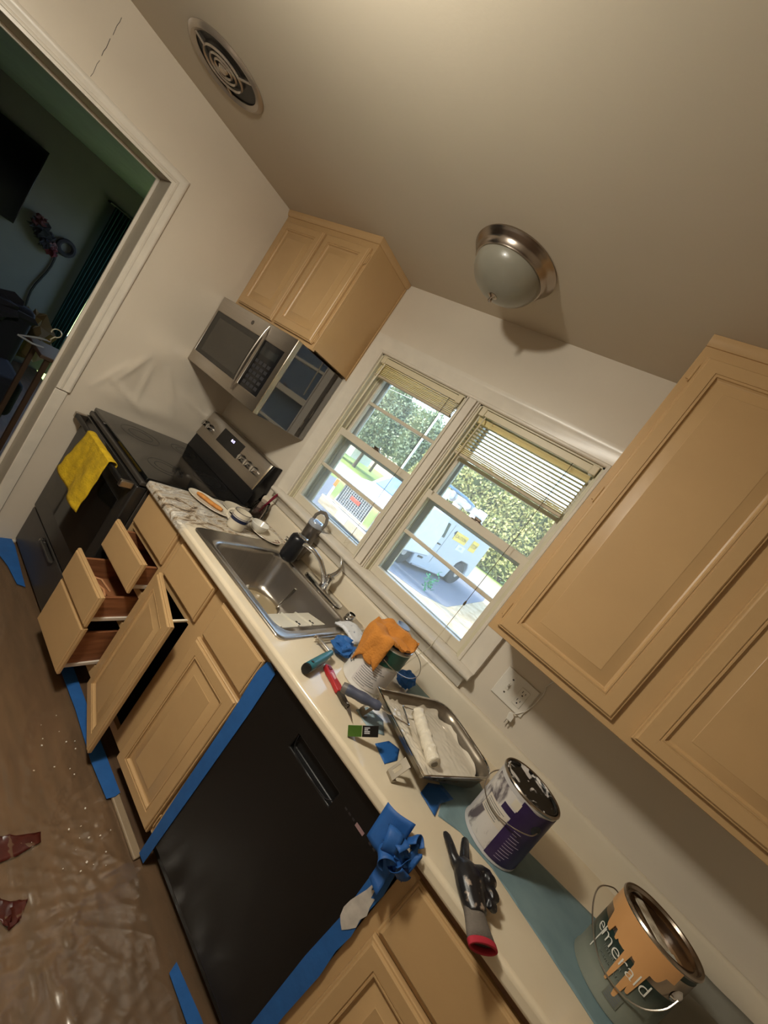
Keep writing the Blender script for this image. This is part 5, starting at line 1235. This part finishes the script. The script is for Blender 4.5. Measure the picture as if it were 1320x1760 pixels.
def hang(u, v): return (2.392+.035*u+.012*v, -.652-.012*math.sin(v*6+u), .855-.10*v)
part('hanging_strip', MB().grid(hang, 5, 10), MATS['blue_tape_dark'], t, world=True, solid=.0014, smooth=30)
rnd = random.Random(4)
pts = [(2.402,.628),(2.404,.655),(2.410,.682),(2.417,.712),(2.420,.742),(2.426,.722),(2.431,.733),(2.435,.708),(2.443,.716),(2.446,.690),(2.452,.672),(2.446,.650),(2.450,.628),(2.440,.606),(2.430,.588),(2.418,.596),(2.408,.606)]
tape([(x, -.6262, z) for x, z in pts], 'torn whitish paint-covered paper scrap on the right tape strip', mat('scrap_white', (190, 182, 172), .6, var=.2, scale=30), cat='paper', name='paper_scrap')
# --- floor: blue tape on the drop cloth edge, trim strip
def fl_tape(pts, label): return tape([(x, y, .0065) for x, y in pts], label)
mb = MB(); mb.box(.775, 1.838, -.640, -.612, 0, .012)
struct('baseboard_back', mb, mat('shoe_mould', (150, 130, 104), .5), bev=.004)
def tp(pts, label): tape([(x, y, .0145) for x, y in pts], label)
tp([(.80,-.655),(.80,-.614),(1.30,-.614),(1.605,-.612),(1.612,-.632),(1.608,-.660),(1.45,-.668),(1.20,-.660),(1.0,-.664)], 'long blue tape along the floor under the sink cabinet')
tp([(.001,-.735),(.001,-.680),(.06,-.676),(.18,-.680),(.30,-.686),(.42,-.69),(.40,-.72),(.25,-.735),(.12,-.765)], 'blue tape on the floor in front of the range')
tp([(2.165,-.655),(2.155,-.628),(2.30,-.618),(2.45,-.618),(2.45,-.655)], 'blue tape on the floor in front of the dishwasher')
# --- plastic drop cloth
M_plast = D.materials.new('clear_plastic'); M_plast.use_nodes = True
n_ = M_plast.node_tree.nodes; l_ = M_plast.node_tree.links; n_.clear()
tr = n_.new('ShaderNodeBsdfTransparent'); tr.inputs[0].default_value = (.93, .88, .82, 1)
gl_ = n_.new('ShaderNodeBsdfGlossy'); gl_.inputs['Roughness'].default_value = .22; gl_.inputs[0].default_value = (1, .96, .9, 1)
df = n_.new('ShaderNodeBsdfDiffuse'); df.inputs[0].default_value = srgb(196, 168, 134)
m1 = n_.new('ShaderNodeMixShader'); m1.inputs[0].default_value = .12; l_.new(tr.outputs[0], m1.inputs[1]); l_.new(df.outputs[0], m1.inputs[2])
m2 = n_.new('ShaderNodeMixShader'); m2.inputs[0].default_value = .085; l_.new(m1.outputs[0], m2.inputs[1]); l_.new(gl_.outputs[0], m2.inputs[2])
fo = n_.new('ShaderNodeOutputMaterial'); l_.new(m2.outputs[0], fo.inputs[0])
tcn = n_.new('ShaderNodeTexCoord'); nn = n_.new('ShaderNodeTexNoise'); nn.inputs['Scale'].default_value = 14; nn.inputs['Detail'].default_value = 5; mpn = n_.new('ShaderNodeMapping'); mpn.inputs['Rotation'].default_value = (0, 0, R(35)); mpn.inputs['Scale'].default_value = (.5, 3.2, 1); l_.new(tcn.outputs['Object'], mpn.inputs[0]); l_.new(mpn.outputs[0], nn.inputs['Vector'])
bn = n_.new('ShaderNodeBump'); bn.inputs['Strength'].default_value = .08; bn.inputs['Distance'].default_value = .006; l_.new(nn.outputs['Fac'], bn.inputs['Height'])
for s_ in (gl_,): l_.new(bn.outputs[0], s_.inputs['Normal'])
hub = [Vector((1.62, -.90)), Vector((1.84, -.93)), Vector((1.9, -.66)), Vector((2.3, -1.15))]
def ph(x, y, edge=-.66):
    h = .004+.004*max(0, noise.noise(Vector((x*2.2, y*2.2, 0))))
    for i, c in enumerate(hub):
        d = Vector((x, y))-c; r = d.length; a = math.atan2(d.y, d.x)
        q = abs(math.sin(a*(11+i*3)+noise.noise(Vector((x*3, y*3, i)))*1.2))
        h += .008*(1-q)**9*math.exp(-((r-.20)/.26)**2)
    s = abs(math.sin((x*.8+y*1.6)*13+2.2*noise.noise(Vector((x*3, y*3, 7)))))
    h += .005*(1-s)**14
    h += .0008*abs(noise.noise(Vector((x*10, y*10, 3))))
    e = max(0, min(1, (edge-y)/.03)); return .0025+h*(.15+.85*e)
def plas(u, v):
    x = .02+3.0*u; y = -3.0+2.430*v
    edge = -.642 if .76 < x < 1.86 else (-.575 if x >= 1.86 else -.660)
    y = min(y, edge)
    return (x, y, ph(x, y, edge))
single('plastic_drop_cloth', MB().grid(plas, 300, 236), M_plast, 'clear wrinkled plastic drop cloth covering the kitchen floor', 'drop cloth', base=(1.5, -1.8, 0), smooth=180)
# dark red patches taped on the sheet
M_red = two_tone('dark_red_patch', (56, 18, 14), (84, 32, 24), 14, .3, .7, rough=.35)
poly_sheet('floor_patch', [(1.50,-1.05),(1.56,-1.00),(1.60,-.93),(1.625,-.855),(1.655,-.86),(1.665,-.92),(1.66,-.99),(1.60,-1.06)], 'larger dark red patch on the drop cloth at the left edge', 'patch', M_red, z=.0, n=14, amp=.001, fold=lambda x, y: ph(x, y)+.0012)
poly_sheet('floor_patch', [(1.74,-.985),(1.775,-.95),(1.79,-.915),(1.83,-.94),(1.84,-.965),(1.79,-.985)], 'smaller dark red patch on the drop cloth below the larger one', 'patch', M_red, z=.0, n=12, amp=.001, fold=lambda x, y: ph(x, y)+.0012)
# paint chips scattered on the sheet
rnd = random.Random(21); mb = MB()
for k in range(30):
    x = rnd.choice([rnd.gauss(1.36, .14), rnd.gauss(1.66, .10)]); y = rnd.gauss(-.74, .07)
    if y > -.67: continue
    s = rnd.uniform(.0012, .0042); a = rnd.uniform(0, 3.1)
    c = Vector((x, y, ph(x, y)+.0012)); q = [Vector((math.cos(a+b)*s*rnd.uniform(.6, 1.2), math.sin(a+b)*s*rnd.uniform(.6, 1.2), rnd.uniform(0, .002))) for b in (0, 1.5, 3.0, 4.6)]
    mb.add([c+p for p in q]+[c+p-Vector((0,0,.001)) for p in q], [(0,1,2,3),(7,6,5,4),(0,4,5,1),(1,5,6,2),(2,6,7,3),(3,7,4,0)])
o = single('paint_chips', mb, M_white, 'scattered white paint chips on the drop cloth', 'debris', base=(1.4, -.74, .02)); o['kind'] = 'stuff'

# ================================================================ WALL OUTLET AND PLUG
t = thing('outlet_plate', 'white double gang wall plate with switch and duplex outlet', 'outlet', (2.392, -.0005, 1.168))
part('cover_plate', MB().loft([[(x, y, z) for x, z in [(2.392+a, 1.168+b) for a, b in ((-.067,-.061),(.067,-.061),(.067,.061),(-.067,.061))]] for y in (-.001, -.005)]+[[(2.392+a*.96, -.008, 1.168+b*.96) for a, b in ((-.067,-.061),(.067,-.061),(.067,.061),(-.067,.061))]]), M_white, t, world=True, bev=.001)
sw = part('toggle_switch', MB().box(2.358, 2.370, -.011, -.008, 1.154, 1.182), M_white, t, world=True, bev=.001)
part('toggle_lever', MB().box(2.361, 2.367, -.018, -.010, 1.166, 1.176), mat('lever_grey', (170, 164, 152), .4), sw, world=True, bev=.001)
for z_ in (1.140, 1.198): part('screw', MB().lathe([(.001,.0018),(.003,.0015),(.0035,0)], (0,0,0), 12).mapped(lambda p: Vector((2.364+p.x, -.008-p.z, z_+p.y))), mat('screw_dark', (90, 84, 76), .4, .6), t, world=True)
du = part('duplex_outlet', MB().box(2.402, 2.436, -.0105, -.008, 1.130, 1.202), M_white, t, world=True, bev=.001)
for z_ in (1.150, 1.184):
    for x_, w_, h_ in ((2.412, .002, .009), (2.424, .002, .007)):
        part('slot', MB().box(x_, x_+w_, -.0109, -.0104, z_, z_+h_), M_blkm, du, world=True)
    part('ground_hole', MB().lathe([(.001,0),(.0028,0),(.0028,.0005),(.001,.0005)], (0,0,0), 10).mapped(lambda p: Vector((2.419+p.x, -.0106-p.z, z_-.008+p.y))), M_blkm, du, world=True)
t = thing('power_plug', 'white plug and cord hanging loose below the wall plate', 'plug', (2.437, -.02, 1.09))
part('plug_body', MB().prism([(-.010,-.012),(.010,-.012),(.012,.010),(.004,.018),(-.004,.018),(-.012,.010)], lambda a, b: (2.432+a-b*.15, -.010, 1.088+b), lambda a, b: (2.432+a-b*.15, -.026, 1.088+b)), M_white, t, world=True, bev=.002)
for dx_ in (-.006, .005): part('prong', MB().box(2.432+dx_, 2.4335+dx_, -.021, -.015, 1.058, 1.077), mat('prong_dark', (86, 74, 60), .4, .6), t, world=True)
part('cord', MB().tube([(2.430, -.018, 1.104), (2.440, -.014, 1.112), (2.458, -.008, 1.140), (2.466, -.006, 1.185), (2.468, -.005, 1.235), (2.458, -.005, 1.262), (2.466, -.005, 1.290), (2.472, -.02, 1.345)], .0020, 6), M_white, t, world=True)

# ================================================================ THINGS IN THE DARK ROOM
M_tv = mat('tv_black', (8, 8, 10), .25)
t = thing('television', 'large dark television on the wall of the dark room', 'television', (-3.74, -1.35, 1.74))
part('screen_housing', MB().box(-3.775, -3.72, -2.10, -.578, 1.345, 2.130), M_tv, t, world=True, bev=.004)
part('screen', MB().box(-3.722, -3.716, -2.085, -.592, 1.36, 2.115), mat('tv_screen', (6, 7, 9), .15), t, world=True)
t = thing('wall_flowers', 'dark blue and red flower decoration on the dark room wall', 'decoration', (-3.72, -.30, 1.42))
for i, (y_, z_, r_, m_) in enumerate(((-.40,1.47,.10,(26,26,34)), (-.33,1.40,.09,(24,24,34)), (-.42,1.52,.07,(66,24,26)), (-.25,1.33,.06,(84,20,30)), (-.26,1.38,.05,(96,66,70)))):
    part('flower', crumple((-3.72, y_, z_), (.05, r_, r_), 20+i, n=10, amp=.6), mat('flower_%s' % 'abcde'[i], m_, .8), t, world=True, smooth=0)
single('wreath', MB().tube([(-3.75, -.15+.07*math.cos(k*math.pi/10), 1.44+.07*math.sin(k*math.pi/10)) for k in range(20)], .025, 7, close=True), mat('wreath_dark', (26, 24, 32), .8), 'small dark ring wreath right of the wall flowers', 'wreath', base=(-3.75, -.15, 1.44))
single('hanging_cable', MB().tube([(-3.76, -.20+.02*math.sin(k*.8)-.02*k/10, 1.36-.088*k) for k in range(11)], .010, 6), M_blkm, 'black cable running down the dark room wall', 'cable', base=(-3.76, -.2, .9))
t = thing('curtain', 'dark teal curtain covering the far window except a bright slit', 'curtain', (-3.70, .30, .3))
def cur(u, v): return (-3.70+.022*math.sin(u*34), .030+.20*u+(-.035*math.sin(v*1.4)*u), 2.14-1.9*v)
part('curtain_panel', MB().grid(cur, 40, 12), mat('teal_curtain', (20, 62, 62), .9), t, world=True, solid=.003)
def cur2(u, v): return (-3.69+.02*math.sin(u*30), .262-.02*math.sin(v*3.1)+.34*u, 2.14-1.9*v)
part('curtain_panel', MB().grid(cur2, 30, 12), MATS['teal_curtain'], t, world=True, solid=.003)
part('curtain_rod', MB().tube([(-3.779, -.02, 2.15), (-3.70, -.02, 2.15), (-3.70, .70, 2.15), (-3.779, .70, 2.15)], .012, 8), M_blkm, t, world=True)
# side table with bag and hanger
t = thing('armchair', 'dark armchair with a throw just inside the dark room', 'chair', (-1.6, -.70, 0))
part('seat', MB().box(-1.98, -1.36, -1.35, -.55, .18, .48), mat('armchair_navy', (22, 24, 36), .9), t, world=True, bev=.05, seg=3)
part('backrest', MB().box(-2.02, -1.86, -1.35, -.55, .40, .92), MATS['armchair_navy'], t, world=True, bev=.05, seg=3)
part('throw', crumple((-1.91, -.80, .86), (.16, .26, .12), 31, n=18, amp=.4), mat('throw_dark', (34, 34, 44), .95), t, world=True, smooth=40)
for xx in (-1.94, -1.42):
    for yy in (-1.30, -.60): part('leg', MB().tube([(xx, yy, 0), (xx, yy, .19)], .02, 8), M_blkm, t, world=True)
single('paper_bag', crumple((-2.45, -.42, .62), (.20, .22, .24), 41, n=20, amp=.35), mat('bag_brown', (104, 84, 52), .9), 'crumpled brown paper bag behind the armchair', 'bag', base=(-2.45, -.42, .4), smooth=25)
t = thing('side_table', 'small brown table just inside the doorway of the dark room', 'table', (-.95, -.52, 0))
part('top', MB().box(-1.14, -.76, -.735, -.34, .86, .885), mat('table_brown', (74, 54, 40), .5), t, world=True, bev=.004)
for xx in (-1.11, -.80):
    for yy in (-.70, -.38): part('leg', MB().box(xx, xx+.025, yy, yy+.025, 0, .86), MATS['table_brown'], t, world=True)
t = thing('clear_hanger', 'clear plastic clothes hanger with a pale hook on the dark room table', 'hanger', (-.9, -.69, .89))
M_clr = mat('clear_hanger', (178, 180, 186), .12, .3)
part('hook', MB().tube([Vector((-.90, -.680+.026*math.cos(R(a)), 1.022+.026*math.sin(R(a)))) for a in range(200, -91, -15)]+[Vector((-.90, -.684, .985)), Vector((-.90, -.694, .965)), Vector((-.90, -.70, .950))], .0035, 8), mat('hook_cream', (206, 196, 166), .3), t, world=True)
part('shoulder', MB().tube([(-.90, -.690, .955), (-.90, -.740, .945), (-.90, -.810, .915), (-.90, -.835, .905)], [.012, .014, .010, .005], 10, flat=.5), M_clr, t, world=True)
part('lower_bar', MB().tube([(-.90, -.700, .900), (-.90, -.76, .893), (-.90, -.835, .905)], .006, 8), M_clr, t, world=True)
part('gold_clip', MB().lathe([(.001,-.012),(.010,-.008),(.010,.006),(.004,.012),(.001,.013)], (-.90, -.695, .957), 12), mat('brass', (176, 140, 76), .3, .9), t, world=True)

# ================================================================ GROUPS OF REPEATS
GROUPS = {'paint_can': 'paint cans on the counter', 'window_blind': 'blinds in the double window', 'ceiling_light': 'flush dome ceiling lights',
          'wooden_spoon': 'wooden utensils in the open drawer', 'overhead_wire': 'overhead wires outside', 'painters_tape': 'strips of blue masking tape',
          'blue_tape_sheet': 'loose blue tape pieces under the paint tray', 'tape_wad': 'crumpled wads of blue tape', 'masking_paper': 'masking paper on the counter',
          'floor_patch': 'dark red patches on the drop cloth', 'hedge': 'hedges outside', 'broad_tree': 'trees outside', 'base_cabinet': 'base cabinets under the counter',
          'wall_cabinet': 'wall cabinets along the window wall'}
for o in list(bpy.context.scene.objects):
    k = o.name.split('.')[0]
    if o.parent is None and k in GROUPS and 'label' in o.keys(): o['group'] = GROUPS[k]
